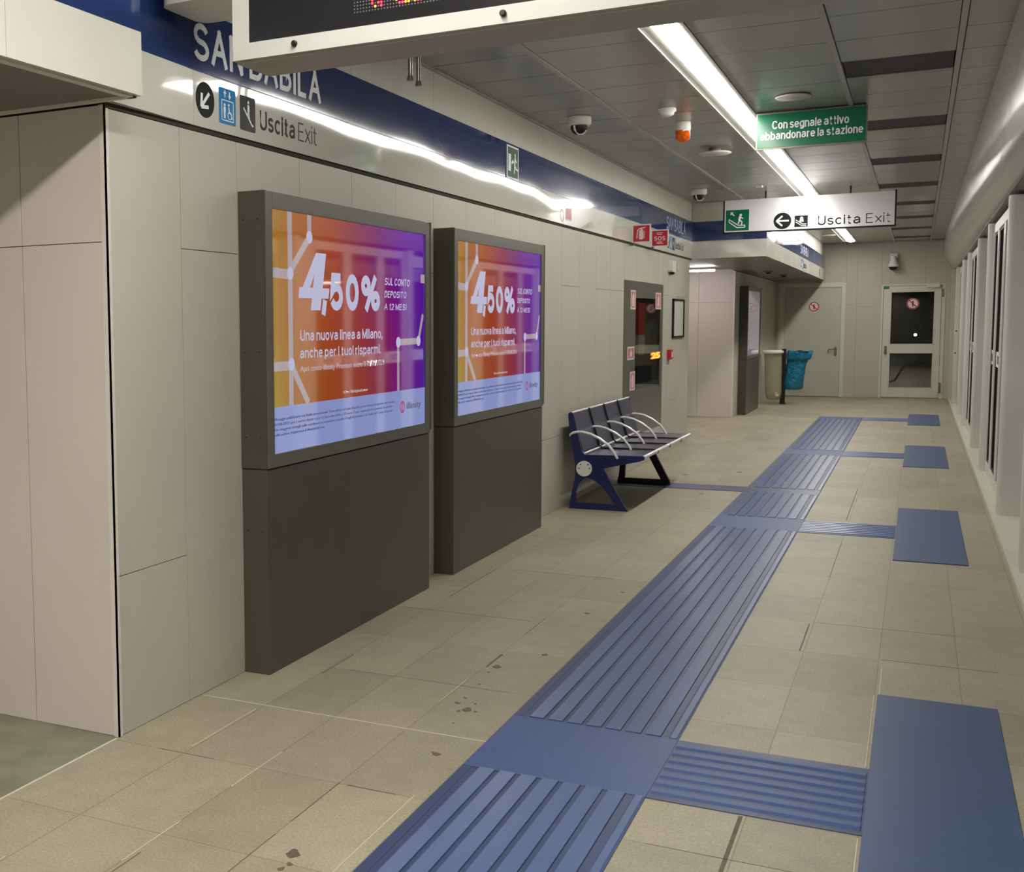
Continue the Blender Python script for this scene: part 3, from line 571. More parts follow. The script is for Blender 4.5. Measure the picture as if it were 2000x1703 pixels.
def icon_group(parent, y0, z0, sc, ox, full=True):
    # arrow, lift, escalator, text Uscita Exit ; sc scales metric layout (arrow diameter .145)
    icon_arrow(parent, y0 + .07 * sc, z0 + .071 * sc, .069 * sc, 225, ox)
    O = (ox, y0 + .175 * sc, z0)
    mb = MB(); mb.rrect(0, .13 * sc, 0, .142 * sc, .008 * sc, O, Y, Z, 0, .0012); o = obj('lift_icon', mb, M['liftblue'], parent, 'light blue lift symbol')
    mb = MB(); q = .0012
    for a, b_, c_, d_ in ((.018, .112, .012, .016), (.018, .112, .092, .096), (.018, .022, .012, .096), (.108, .112, .012, .096)): mb.rect(a * sc, b_ * sc, c_ * sc, d_ * sc, O, Y, Z, q, .002)
    person(mb, .042 * sc, .022 * sc, .062 * sc, O, Y, Z, q, .002)
    mb.ring((.082 * sc, .036 * sc), .013 * sc, .017 * sc, O, Y, Z, q, .002, 18); mb.disc((.075 * sc, .078 * sc), .006 * sc, O, Y, Z, q, .002, 10)
    mb.bar((.075 * sc, .07 * sc), (.078 * sc, .045 * sc), .007 * sc, O, Y, Z, q, .0021); mb.bar((.078 * sc, .048 * sc), (.094 * sc, .044 * sc), .006 * sc, O, Y, Z, q, .0022); mb.bar((.094 * sc, .044 * sc), (.1 * sc, .024 * sc), .006 * sc, O, Y, Z, q, .0023)
    for xx, up in ((.045, 1), (.082, -1)):
        zb = .118; mb.bar((xx * sc, (zb - .013) * sc), (xx * sc, (zb + .013) * sc), .006 * sc, O, Y, Z, q, .002)
        mb.prism([((xx - .011) * sc, (zb + up * .002) * sc), ((xx + .011) * sc, (zb + up * .002) * sc), (xx * sc, (zb + up * .017) * sc)], O, Y, Z, q, .0021)
    obj('lift_drawing', mb, M['whiteink'], o)
    O = (ox, y0 + .342 * sc, z0 - .004 * sc)
    mb = MB(); mb.rrect(0, .127 * sc, 0, .142 * sc, .008 * sc, O, Y, Z, 0, .0012); o = obj('escalator_icon', mb, M['charcoal'], parent, 'dark escalator symbol')
    mb = MB(); mb.bar((.028 * sc, .092 * sc), (.098 * sc, .026 * sc), .008 * sc, O, Y, Z, q, .002); mb.bar((.098 * sc, .026 * sc), (.108 * sc, .026 * sc), .008 * sc, O, Y, Z, q, .0021)
    mb.disc((.068 * sc, .118 * sc), .007 * sc, O, Y, Z, q, .002, 10); mb.bar((.068 * sc, .108 * sc), (.068 * sc, .08 * sc), .015 * sc, O, Y, Z, q, .0022); mb.bar((.066 * sc, .08 * sc), (.06 * sc, .058 * sc), .006 * sc, O, Y, Z, q, .0023); mb.bar((.07 * sc, .08 * sc), (.076 * sc, .046 * sc), .006 * sc, O, Y, Z, q, .0024)
    obj('escalator_drawing', mb, M['whiteink'], o)
    obj('lettering', strokemb('Uscita', (ox, y0 + .51 * sc, z0 + .018 * sc), Y, Z, .325 * sc, .082 * sc, 0, .0012, .17), M['ink'], parent, 'letters reading Uscita')
    obj('lettering', strokemb('Exit', (ox, y0 + .865 * sc, z0 + .018 * sc), Y, Z, .185 * sc, .082 * sc, 0, .0012, .08), M['ink'], parent, 'thin letters reading Exit')
icon_group(bandt, 3.935, 2.308, 1.0, BX)
letters(bandt, 13.66, 14.86, 2.525, 2.668, 'SAN BABILA', M['paleblueink'], BX, .012)
icon_group(bandt, 13.7, 2.315, 1.0, BX)

# flat green escape sign fixed on the blue band
t = thing('escape_sign', 'narrow green exit-door sign set flat in the blue band', 'sign', (.013, 8.0, 2.48))
O = (BX + .001, 7.862, 2.482)
m = MB(); m.rect(0, .266, 0, .223, O, Y, Z, 0, .004); obj('border', m, M['whiteink'], t)
m = MB(); m.rect(.018, .248, .012, .211, O, Y, Z, .004, .005); obj('face', m, M['greendull'], t)
m = MB(); m.rect(.03, .085, .05, .165, O, Y, Z, .005, .006); m.disc((.18, .165), .013, O, Y, Z, .005, .006); m.bar((.18, .15), (.17, .10), .024, O, Y, Z, .005, .0062); m.bar((.17, .10), (.2, .075), .014, O, Y, Z, .005, .0063); m.bar((.2, .075), (.24, .07), .012, O, Y, Z, .005, .0064); m.bar((.17, .1), (.16, .04), .014, O, Y, Z, .005, .0065); m.bar((.10, .105), (.15, .12), .013, O, Y, Z, .005, .0066); m.bar((.18, .14), (.215, .12), .011, O, Y, Z, .005, .0067)
m.bar((.10, .108), (.13, .13), .009, O, Y, Z, .005, .0068); obj('drawing', m, M['whiteink'], t)
# faded red stickers lower on the white band
t = thing('faded_notice', 'faded pink square sticker low on the white band', 'sticker', (.013, 9.5, 2.31))
O = (BX, 9.40, 2.31); m = MB(); m.rect(0, .19, 0, .10, O, Y, Z, 0, .001); obj('sheet', m, M['paleprint'], t); m = MB(); m.rect(.018, .172, .010, .090, O, Y, Z, .001, .0018); obj('print', m, M['pinkred'], t)
m = MB(); m.ring((9.30, 2.338), .044, .052, (BX, 0, 0), Y, Z, 0, .001); o = obj('ring_sticker', m, M['pinkred']); tag(o, 'thin grey-pink ring sticker left of the faded notice', 'sticker')

# projecting red signs
def flag(y, z, lab, kind):
    t = thing('fire_sign', lab, 'sign', (.1, y, z), 'red fire signs projecting from the band')
    m = MB(); m.box(.027, .20, y, y + .012, z, z + .178); obj('plate', m, M['white'], t)
    m = MB(); m.box(.036, .189, y - .001, y, z + .012, z + .166); obj('face', m, M['red'], t)
    m = MB(); m.tube([(.04, y + .006, z - .012), (.04, y + .006, z + .004)], .014); m.box(.0045, .05, y, y + .012, z - .024, z - .015); obj('bracket', m, M['steel'], t)
    O = (.036, y - .001, z + .012); m = MB()
    if kind == 'ext':
        m.rrect(.055, .098, .02, .108, .01, O, X, Z, 0, .001); m.rect(.066, .088, .105, .125, O, X, Z, 0, .001); m.bar((.06, .125), (.115, .135), .01, O, X, Z, 0, .0012); m.bar((.06, .125), (.04, .105), .009, O, X, Z, 0, .0013); m.bar((.04, .105), (.035, .03), .009, O, X, Z, 0, .0014)
        m.rect(.105, .109, .03, .1, O, X, Z, 0, .001)
        obj('drawing', m, M['paleprint'], t)
    else:
        strokemb('SOS', Vector(O) + Vector((.02, 0, .052)), X, Z, .112, .045, 0, .001, .2, mb=m)
        for q in range(2): m.bar((.05 - .008 * q, .115 + .016 * q), (.10 + .008 * q, .115 + .016 * q), .007, O, X, Z, 0, .001); m.bar((.05 - .008 * q, .038 - .014 * q), (.10 + .008 * q, .038 - .014 * q), .007, O, X, Z, 0, .001)
        obj('lettering', m, M['paleprint'], t, 'letters reading SOS')
flag(11.823, 2.262, 'red and white fire extinguisher sign projecting from the band', 'ext')
flag(12.75, 2.273, 'red SOS sign projecting from the band beyond the extinguisher sign', 'sos')

# ---------------------------------------------------------------- overhead boxes
t = thing('bulkhead', 'overhead white and blue box above the recess at the upper left', 'bulkhead', (0, 0, HB))
m = MB(); m.box(-3.2, .155, -8.98, 3.335, HB + .004, HB + .03); obj('soffit', m, M['soffit'], t)
m = MB(); m.box(.13, .17, -8.98, 2.67, HB, HW - .001); m.box(.13, .17, 2.672, 3.345, HB, HW - .001); m.box(0.013, .17, 3.345, 3.35, HB, HW - .001); obj('white_panel', m, M['bandwhite'], t)
m = MB(); m.box(.13, .168, -8.98, 2.67, HW + .001, HC - .001); m.box(.13, .168, 2.672, 3.345, HW + .001, HC - .001); m.box(0.013, .168, 3.345, 3.35, HW + .001, HC - .001); obj('blue_panel', m, M['bandblue'], t)
m = MB(); m.box(.120, .150, -8.98, 3.34, HB - .006, HB + .004); m.box(-3.2, .15, 3.325, 3.345, HB - .006, HB + .004); obj('edge_trim', m, M['trim'], t)
BXF = .866
t = thing('bulkhead', 'overhead blue and white box above the bins and dark kiosk', 'bulkhead', (.43, 20.3, HB))
m = MB(); m.box(0.0, BXF - .01, YQ + .01, YB - .001, HB + .004, HB + .03); m.box(-3.2, 0.0, YQ + .01, YR, HB + .03, HB + .05); obj('soffit', m, M['soffit'], t)
m = MB(); m.box(BXF - .03, BXF, YQ, YB - .1, HB, HW - .001); m.box(BX, BXF - .03, YQ, YQ + .02, HB, HW - .001); obj('white_panel', m, M['bandwhite'], t)
m = MB(); m.box(BXF - .03, BXF - .002, YQ + .002, YB - .1, HW + .001, HT); m.box(BX, BXF - .03, YQ + .002, YQ + .02, HW + .001, HT); obj('blue_panel', m, M['bandblue'], t)
m = MB(); m.box(BXF - .05, BXF - .02, YQ + .02, YB - .1, HT, HC - .001); m.box(0, BXF - .05, YQ + .02, YQ + .04, HT, HC - .001); obj('upper_cladding', m, M['wall'], t)
letters(t, 20.0, 21.4, 2.53, 2.665, 'SAN BABILA', M['paleblueink'], BXF, .012)
m = MB(); m.rect(0, .04, 0, .2, (BXF, 22.6, 2.5), Y, Z, 0, .001); obj('pale_strip', m, M['liftblue'], t)
icon_group(t, 20.1, 2.315, .95, BXF)
m = MB(); m.rrect(0, .12, 0, .14, .01, (BXF, 24.0, 2.31), Y, Z, 0, .001); obj('dark_icon', m, M['charcoal'], t)
# recess ceiling lamp
t = thing('tube_light', 'short luminous tube light on the recess ceiling beside the pinkish pillar', 'light', (-.45, 18.4, 2.27))
m = MB(); m.box(-.95, -.165, 18.45, 18.52, 2.262, 2.275); obj('housing', m, M['trim'], t)
m = MB(); m.box(-.93, -.17, 18.455, 18.515, 2.238, 2.262); m.box(-2.4, -1.1, 17.0, 17.08, 2.24, 2.262); obj('diffuser', m, M['smalllamp'], t)  # the second tube is unseen, added to brighten the far pillar
t = thing('recess_light', 'luminous ceiling light inside the near recess outside the view', 'light', (-1.4, 0.0, 2.27))
m = MB(); m.box(-1.5, -1.4, -1.5, 2.2, 2.25, 2.272); obj('diffuser', m, mat('dim lamp', (250, 250, 250), .4, emit=(255, 236, 236), es=14.0), t)

# ---------------------------------------------------------------- main ceiling lamps
def lamp(y0, y1, lab, m_='lamp'):
    t = thing('ceiling_light', lab, 'light', (1.35, (y0 + y1) / 2, HC), 'long linear ceiling lights')
    m = MB(); m.box(1.208, 1.225, y0, y1, HC - .006, HC + .02); m.box(1.225, 1.288, y0, y1, HC + .004, HC + .02); m.box(1.416, 1.43, y0, y1, HC + .004, HC + .02); m.box(1.43, 1.443, y0, y1, HC - .006, HC + .02); m.box(1.208, 1.443, y0 - .012, y0, HC - .006, HC + .02); m.box(1.208, 1.443, y1, y1 + .012, HC - .006, HC + .02); m.box(1.416, 1.43, y0, y1, HC - .004, HC + .004)
    obj('housing', m, M['ceil'], t)
    m = MB(); pts = [(1.290 + .124 * (i / 8), HC - .008 - .014 * math.sin(PI * i / 8)) for i in range(9)] + [(1.414, HC + .012), (1.290, HC + .012)]
    m.prism([(a, b_) for a, b_ in pts], (0, y0 + .01, 0), X, Z, -(y1 - y0 - .02), 0, True)
    obj('diffuser', m, M[m_], t)
lamp(6.12, 24.45, 'long luminous ceiling light running down the corridor')
lamp(-8.5, 3.9, 'long ceiling light overhead behind the departure display', 'lampnear')

# ---------------------------------------------------------------- departure display
t = thing('departure_display', 'large white-framed LED departure display hanging at the top of the photo', 'display', (1.9, 3.1, 2.25))
DY, DX0, DX1, DZ0, DZ1 = 3.01, .73, 3.3 - .55, 2.25, 2.74
m = MB(); m.box(DX0, DX1, DY + .02, DY + .215, DZ0, DZ1); obj('housing', m, M['dispsoffit'], t, bevel=.004)
m = MB(); m.box(DX0, DX1, DY, DY + .02, DZ0 + .006, DZ0 + .052); m.box(DX0, DX1, DY, DY + .02, DZ1 - .05, DZ1 - .004); m.box(DX0, DX0 + .052, DY, DY + .02, DZ0 + .052, DZ1 - .05); m.box(DX1 - .052, DX1, DY, DY + .02, DZ0 + .052, DZ1 - .05)
obj('bezel', m, M['display'], t)
m = MB(); m.box(DX0 + .052, DX1 - .052, DY + .006, DY + .019, DZ0 + .052, DZ1 - .05); o = obj('screen_glass', m, M['ledglass'], t)
for x in (.934, 1.542, 2.15):
    m = MB(); m.lathe([(.0085, 0), (.0085, .008), (.006, .011)], (x, DY, 2.281), (0, -1, 0), 16); obj('bolt', m, M['black'], t)
P_ = .0089; gx, gz = 1.118, 2.342
lit = {(7, 1): 'o', (9, 1): 'r', (6, 2): 'r', (8, 2): 'r', (9, 2): 'r', (6, 3): 'r', (9, 3): 'r', (6, 4): 'o', (9, 4): 'r', (10, 4): 'r', (4, 5): 'o', (5, 5): 'o', (6, 5): 'o', (7, 5): 'r', (8, 5): 'r', (9, 5): 'r', (6, 6): 'r', (9, 6): 'r', (6, 7): 'r', (9, 7): 'r',
       (15, 1): 'r', (16, 1): 'r', (17, 1): 'o', (18, 1): 'o', (14, 2): 'o', (18, 2): 'r', (15, 3): 'o', (16, 3): 'r', (17, 3): 'r', (18, 3): 'r', (13, 4): 'o', (18, 4): 'r', (14, 5): 'r', (15, 5): 'r', (16, 5): 'r', (17, 5): 'r',
       (20, 1): 'o', (21, 1): 'r', (22, 1): 'r', (21, 2): 'r', (21, 3): 'r', (21, 4): 'r', (20, 5): 'r', (21, 5): 'r', (24, 1): 'r', (24, 2): 'r', (24, 3): 'r', (24, 4): 'r', (25, 5): 'r', (28, 1): 'r', (28, 2): 'r', (28, 3): 'r', (28, 4): 'r', (37, 1): 'o', (37, 2): 'r', (38, 2): 'r', (36, 3): 'r'}
dm = {'u': MB(), 'r': MB(), 'o': MB()}
for cx in range(0, 150):
    for rz in range(0, 17):
        k = lit.get((cx, rz), 'u'); rr_ = .0022 if k == 'u' else .0036
        dm[k].disc((gx + cx * P_, gz + rz * P_), rr_, (0, DY + .006, 0), X, Z, 0, .0012 if k == 'u' else .0018, 6)
obj('unlit_dots', dm['u'], M['leddot'], o); obj('red_dots', dm['r'], M['ledred'], o, 'glowing red dot letters'); obj('orange_dots', dm['o'], M['ledorange'], o, 'glowing orange dots')
obj('yellow_letters', textmb('OFC', (.755, DY + .006, 2.427), X, Z, .08, .06, 0, .002, .03), M['ledyellow'], o, 'glowing yellow letters')
for x in (1.15, 1.25, 2.3, 2.4):
    m = MB(); m.tube([(x, DY + .12, DZ1 - .005), (x, DY + .12, HC + .01)], .014, 12); obj('hanger', m, M['steel'], t)
t = thing('hanging_rods', 'pair of short metal rods hanging below the display by the left wall', 'rods', (.5, 5.1, 2.6))
for x, y, z in ((.46, 5.04, 2.585), (.468, 5.12, 2.575)):
    m = MB(); m.tube([(x, y, z), (x, y, z + .02)], [.016, .012], 12); m.tube([(x, y, z + .02), (x, y, HC)], .0105, 12); obj('rod', m, M['steel'], t)
m = MB(); m.rbox(.06, .42, 3.62, 3.92, 2.645, 2.93, .05); o = obj('ceiling_housing', m, M['trim'], bevel=.02); tag(o, 'pale rounded housing above the first letters beside the display', 'housing')

# ---------------------------------------------------------------- advertising kiosks
def kiosk(y0, y1, depth, label, group, poster=True):
    t = thing('advertising_kiosk', label, 'kiosk', (depth / 2, (y0 + y1) / 2, 0), group)
    KH, KS = 2.048, .885
    m = MB(); m.box(0.001, depth - .006, y0 + .003, y1 - .012, 0.0, KS - .003); obj('lower_cabinet', m, M['kiosk'], t, bevel=.002)
    m = MB(); m.box(0.001, depth - .012, y0 + .008, y1 - .016, KS - .003, KS + .003); obj('seam', m, M['black'], t)
    sy0, sy1, sz0, sz1 = y0 + .062, y0 + .062 + SW, .945, .945 + SH
    if sy1 > y1 - .05: sy1 = y1 - .07
    m = MB(); m.box(0.001, depth - .03, y0, y1, KS + .003, KH); m.box(depth - .03, depth - .004, y0, y0 + .02, KS + .003, KH); obj('upper_housing', m, M['kiosk'], t)
    m = MB(); x0, x1 = depth - .03, depth
    m.box(x0, x1, y0 + .004, sy0, KS + .003, KH - .002); m.box(x0, x1, sy1, y1 - .012, KS + .003, KH - .006); m.box(x0, x1, sy0, sy1, KS + .003, sz0); m.box(x0, x1, sy0, sy1, sz1, KH - .002)
    m.box(x0, x1 + .004, y1 - .012, y1, KS + .02, KH)
    obj('bezel', m, M['kioskframe'], t, bevel=.0015)
    scr = None
    gx_ = depth - .008
    m = MB(); m.box(depth - .03, gx_, sy0, sy1, sz0, sz1); scr = obj('screen', m, M['screen'] if poster else M['kioskglass'], t)
    for zz in (.62, 1.02, 1.38, 1.93):
        m = MB()
        for xx in (.025, .095): m.disc((xx, zz), .0035, (0, y0 + (0 if zz > KS else .003), 0), X, Z, 0, .002, 8)
        obj('screw', m, M['black'], t)
    if not poster: return t
    W_, H_ = sy1 - sy0, sz1 - sz0; O = (gx_, sy0, sz0)
    P = lambda a, b_: (a * W_, b_ * H_)
    q0, q1 = 0, .0006
    foot = MB(); foot.rect(0, W_, 0, .192 * H_, O, Y, Z, q0, q1); obj('footer', foot, M['scrfoot'], scr, 'pale blue footer of the advert')
    ln = MB()
    ln.rect(P(.085, 0)[0], P(.108, 0)[0], .192 * H_, H_, O, Y, Z, q0, q1)
    ln.rect(P(.192, 0)[0], P(.214, 0)[0], .905 * H_, H_, O, Y, Z, q0, q1)
    ln.bar(P(.203, .905), P(.1, .76), .036, O, Y, Z, q0, .0007)
    ln.bar(P(0, .745), P(.09, .74), .042, O, Y, Z, q0, .0008); ln.bar(P(0, .358), P(.09, .36), .04, O, Y, Z, q0, .0008)
    ln.bar(P(.099, .36), P(.19, .192), .036, O, Y, Z, q0, .0009)
    ln.bar(P(.786, .438), P(.948, .441), .034, O, Y, Z, q0, .0006); ln.rect(P(.777, 0)[0], P(.793, 0)[0], .192 * H_, .438 * H_, O, Y, Z, q0, .0007)
    ln.bar(P(.948, .441), P(.985, .58), .026, O, Y, Z, q0, .0008); ln.rect(P(.967, 0)[0], W_, .745 * H_, .79 * H_, O, Y, Z, q0, .0007)
    obj('line_map', ln, M['scrline'], scr, 'pale metro line drawing')
    nd = MB()
    for a, b_ in ((.203, .905), (.097, .745), (.099, .365), (.786, .438), (.948, .441)): nd.disc(P(a, b_), .028, O, Y, Z, q0, .0012, 20)
    obj('line_nodes', nd, M['scrwhite'], scr)
    OO = Vector(O)
    def tx(s_, a0, a1, b0, b1, m_, bold=.0, nm='lettering', sh=0.0):
        if all(c in GL or c == ' ' for c in s_): return obj(nm, strokemb(s_, OO + Vector((0, a0 * W_, b0 * H_)), Y, Z, (a1 - a0) * W_, (b1 - b0) * H_, .0001, .0005, .13 + bold * 4.0, slant=sh, gap=.07), m_, scr)
        mbx = textmb(s_, OO + Vector((0, a0 * W_, b0 * H_)), Y, Z, (a1 - a0) * W_, (b1 - b0) * H_, .0002, .0016, bold)
        if sh: mbx.v = [(v[0], v[1] + (v[2] - OO.z - b0 * H_) * sh, v[2]) for v in mbx.v]
        return obj(nm, mbx, m_, scr)
    # big 4
    f4 = MB(); O4 = O
    for pl in ([(.208, .593), (.262, .593), (.298, .842), (.244, .842)], [(.14, .645), (.31, .645), (.316, .690), (.146, .690)], [(.14, .645), (.192, .667), (.272, .842), (.240, .842)]):
        f4.prism([P(*p_) for p_ in pl], O4, Y, Z, .0002, .0014 + .0001 * len(f4.f) / 20)
    obj('big_numeral', f4, M['scrwhite'], scr, 'large pale numeral 4')
    tx(',50%', .272, .650, .572, .762, M['scrwhite'], .042)
    tx('SUL CONTO', .684, .875, .722, .758, M['scrwhite'], .02, sh=.2); tx('DEPOSITO', .682, .848, .661, .694, M['scrwhite'], .02, sh=.2); tx('A 12 MESI', .680, .848, .600, .632, M['scrwhite'], .02, sh=.2)
    tx('Una nuova linea a Milano,', .148, .666, .455, .508, M['scrwhite'], .015); tx('anche per i tuoi risparmi.', .146, .654, .378, .432, M['scrwhite'], .015)
    tx('Apri conto illimity Premium entro il 09/08/2023', .146, .677, .322, .356, M['scrline']); tx('Vai su illimitybank.com', .397, .559, .208, .226, M['scrline'])
    for i_, (s_, e_) in enumerate((('Messaggio pubblicitario con finalita promozionale. Tasso riferito al Conto Deposito per le richieste di apertura entro la data', .752), ('01/08/2023 per i nuovi clienti e per la linea vincolata a 12 mesi. Tasso annuo lordo riservato ai titolari', .735), ('Per maggiori dettagli sulle condizioni economiche consulta i Fogli Informativi e la Guida del Conto Deposito', .74), ('nella sezione trasparenza di illimitybank.com', .28))):
        tx(s_, .006, e_, .132 - .0215 * i_, .147 - .0215 * i_, M['scrink'])
    lg = MB(); lg.ring(P(.815, .106), .024, .032, O, Y, Z, q1, .0016, 24); lg.bar(P(.815, .075), P(.815, .137), .008, O, Y, Z, q1, .0017); obj('emblem', lg, M['scrlogo'], scr, 'pink ring emblem')
    tx('illimity', .85, .965, .080, .126, M['scrink'], .0)
    return t
kg = 'dark grey advertising kiosks against the left wall'
M['kioskglass'] = mat('pale glossy screen glass', (120, 118, 124), 0.05, var=0.02, ior=1.6, emit=(150, 146, 156), es=.34)
kiosk(4.268, 6.148, .130, 'dark grey kiosk with lit orange and purple advert, nearest on the left wall', kg)
kiosk(6.525, 8.402, .130, 'dark grey kiosk with lit advert, between the first kiosk and the bench', kg)
kiosk(19.955, 21.66, .13, 'tall dark kiosk with pale blank screen beside the pinkish pillar', kg, False)

# ---------------------------------------------------------------- bench
t = thing('bench', 'navy and steel four-seat bench with five curved armrests on the left', 'bench', (.35, 10.4, 0))
outer = [(.063, .756), (.070, .772), (.085, .778), (.100, .770), (.112, .740), (.173, .470), (.198, .440), (.652, .445), (.664, .432), (.660, .415), (.629, .402), (.345, .334), (.394, .25), (.541, 0), (.078, 0), (.094, .102), (.125, .262), (.125, .361), (.103, .484), (.072, .665)]
hole = [(.140, .05), (.131, .137), (.151, .196), (.183, .240), (.224, .254), (.273, .240), (.330, .198), (.396, .118), (.445, .05)]
def side(y, w_):
    m = MB()
    # split around the arch hole: left leg, right leg, base bar, upper plate
    m.prism([(.063, .756), (.070, .772), (.085, .778), (.100, .770), (.112, .740), (.173, .470), (.198, .440), (.652, .445), (.664, .432), (.660, .415), (.629, .402), (.345, .334), (.394, .25), (.421, .205), (.330, .198), (.273, .240), (.224, .254), (.183, .240), (.151, .196), (.113, .20), (.125, .262), (.125, .361), (.103, .484), (.072, .665)], (0, y, 0), X, Z, -w_, 0)
    m.prism([(.113, .20), (.151, .196), (.131, .137), (.14, .05), (.086, .05), (.094, .102)], (0, y, 0), X, Z, -w_, 0)
    m.prism([(.330, .198), (.421, .205), (.511, .05), (.445, .05), (.396, .118)], (0, y, 0), X, Z, -w_, 0)
    m.prism([(.086, .05), (.511, .05), (.541, 0), (.078, 0)], (0, y, 0), X, Z, -w_, 0)
    return m
obj('side_frame', side(9.345, .022), M['navy'], t)
m = MB()
for pl in ([(.225, .40), (.42, .40), (.36, .30), (.30, .30)], [(.12, .33), (.165, .33), (.150, .05), (.095, .05)], [(.33, .33), (.40, .33), (.545, .05), (.475, .05)], [(.12, .38), (.43, .38), (.40, .28), (.12, .28)], [(.09, .05), (.55, .05), (.56, .005), (.085, .005)]):
    m.prism(pl, (0, 11.05, 0), X, Z, -.04, 0)
obj('leg_frame', m, M['blackrubber'], t)
m = MB(); m.disc((.198, .328), .062, (0, 9.345, 0), X, Z, 0, .012, 32); o = obj('end_cap', m, M['white'], t, 'round pale end cap with four screws')
m = MB()
for dx, dz_ in ((-.028, .032), (.032, .034), (-.04, .002), (.045, .004)): m.disc((.198 + dx, .328 + dz_), .006, (0, 9.333, 0), X, Z, 0, .002, 8)
obj('screw', m, M['charcoal'], o)
m = MB(); m.tube([(.198, 9.36, .328), (.198, 11.44, .328)], .045, 16); obj('beam', m, M['navy'], t)
ysn = [9.367, 9.895, 10.42, 10.95, 11.47]
for k in range(4):
    a, b_ = ysn[k] + .012, ysn[k + 1] - .012
    m = MB(); m.prism([(.196, .436), (.640, .441), (.640, .425), (.196, .420)], (0, a, 0), X, Z, -(b_ - a), 0); obj('seat', m, M['seat'], t)
    m = MB(); m.prism([(.080, .768), (.095, .768), (.180, .462), (.163, .458)], (0, a, 0), X, Z, -(b_ - a), 0); obj('backrest', m, M['seat'], t)
for nm, pts, r_ in (('top_rail', (.086, .772), .009), ('rear_rail', (.190, .447), .009), ('front_rail', (.652, .432), .0155)):
    m = MB(); m.tube([(pts[0], 9.367, pts[1]), (pts[0], 11.47, pts[1])], r_, 12); obj(nm, m, M['armsilver'], t)
for y in ysn[1:4]:
    m = MB(); m.prism([(.070, .780), (.100, .780), (.108, .762), (.192, .470), (.212, .450), (.640, .450), (.668, .440), (.668, .416), (.640, .412), (.640, .436), (.205, .436), (.178, .462), (.092, .765), (.07, .765)], (0, y - .011, 0), X, Z, -.022, 0)
    obj('strap', m, M['blackrubber'], t)
m = MB(); m.box(.075, .1, 11.47, 11.48, .46, .77); m.box(.2, .65, 11.47, 11.48, .42, .44); obj('end_plate', m, M['navy'], t)
arc = [(.085, .585), (.088, .600), (.111, .615), (.15, .623), (.19, .622), (.249, .609), (.322, .574), (.395, .520), (.435, .467), (.462, .418)]
for y in (9.328, 9.87, 10.40, 10.93, 11.42):
    m = MB(); m.tube([(x, y, z) for x, z in arc], [.006, .008] + [.0105] * 7 + [.009], 10); obj('armrest', m, M['armsilver'], t)

# ---------------------------------------------------------------- stainless fire cabinet in the wall
t = thing('fire_cabinet', 'tall recessed steel fire cabinet with mirrored glass behind the bench', 'cabinet', (0, 12.6, .345))
y0, y1, z0, z1 = CAB
m = MB(); m.box(-.34, -.32, y0, y1, z0, z1); m.box(-.32, 0.0, y0, y0 + .01, z0, z1); m.box(-.32, 0, y1 - .01, y1, z0, z1); m.box(-.32, 0, y0, y1, z0, z0 + .01); m.box(-.32, 0, y0, y1, z1 - .01, z1); obj('casing', m, M['interior'], t)
m = MB(); m.box(-.012, .004, y0, 12.14, z0, z1); m.box(-.012, .004, 12.14, y1, 1.74, z1); m.box(-.012, .004, 13.46, y1, z0, 1.74); m.box(-.012, .004, 12.14, 13.46, z0, .78); obj('front_panel', m, M['steel'], t)
m = MB(); m.box(-.006, -.002, 12.14, 13.46, .78, 1.74); obj('glass_pane', m, M['glass'], t)
m = MB(); m.box(-.20, -.04, 12.50, 12.86, 1.36, 1.69); obj('fire_box', m, M['redbox'], t)
m = MB(); m.box(-.19, -.04, 12.52, 12.84, 1.15, 1.358); obj('white_box', m, M['cream'], t)
m = MB(); m.box(-.25, -.04, 12.45, 13.2, .80, 1.02); obj('blue_box', m, M['charcoal'], t)
for i_, (a, b_, c_, d_, nm) in enumerate(((11.90, 12.13, 1.62, 1.81, 'u'), (13.15, 13.45, 1.63, 1.81, 'u'), (11.78, 12.10, 1.12, 1.25, 'u'), (11.91, 12.15, .81, 1.0, 'u'))):
    m = MB(); m.box(.004, .0055, a, b_, c_, d_); s_ = obj('sticker', m, M['paleprint'], t, 'faded fire notice sticker')
    m = MB(); m.box(.0055, .0062, a + .03, b_ - .03, c_ + .015, d_ - .015); obj('print', m, M['pinkred'], s_)
    m = MB(); yc = (a + b_) / 2; m.rrect(yc - .05, yc + .05, c_ + .03, d_ - .05, .02, (.0062, 0, 0), Y, Z, 0, .0008); m.rect(yc - .02, yc + .02, d_ - .05, d_ - .03, (.0062, 0, 0), Y, Z, 0, .0008); obj('symbol', m, M['paleprint'], s_)
obj('led_digits', textmb('25', (.003, 12.98, 1.095), Y, Z, .48, .07, 0, .002, .06), M['ledorange'], t, 'glowing orange digits')

# small wall devices
t = thing('wall_siren', 'small cream alarm sounder on the wall past the cabinet', 'alarm', (.03, 14.02, 2.05))
m = MB(); m.rrect(13.86, 14.1, 2.055, 2.185, .03, (0, 0, 0), Y, Z, 0, .05); obj('body', m, M['white'], t, bevel=.006)
m = MB(); m.rrect(14.08, 14.28, 2.08, 2.175, .01, (0, 0, 0), Y, Z, 0, .06); obj('grille', m, M['cream'], t)
m = MB(); m.lathe([(.03, 0), (.022, -.02), (.004, -.028)], (.028, 13.95, 2.055), (0, 0, 1), 16); obj('lens', m, M['charcoal'], t)
t = thing('notice_frame', 'slim black-framed blank notice near the end of the left wall', 'notice', (.01, 14.5, 1.3))
m = MB(); a, b_, c_, d_ = 14.15, 14.87, 1.305, 1.76
for q in ((a, a + .045, c_, d_), (b_ - .045, b_, c_, d_), (a, b_, c_, c_ + .022), (a, b_, d_ - .022, d_)): m.box(0, .02, *q)
obj('frame', m, M['ink'], t, bevel=.003)
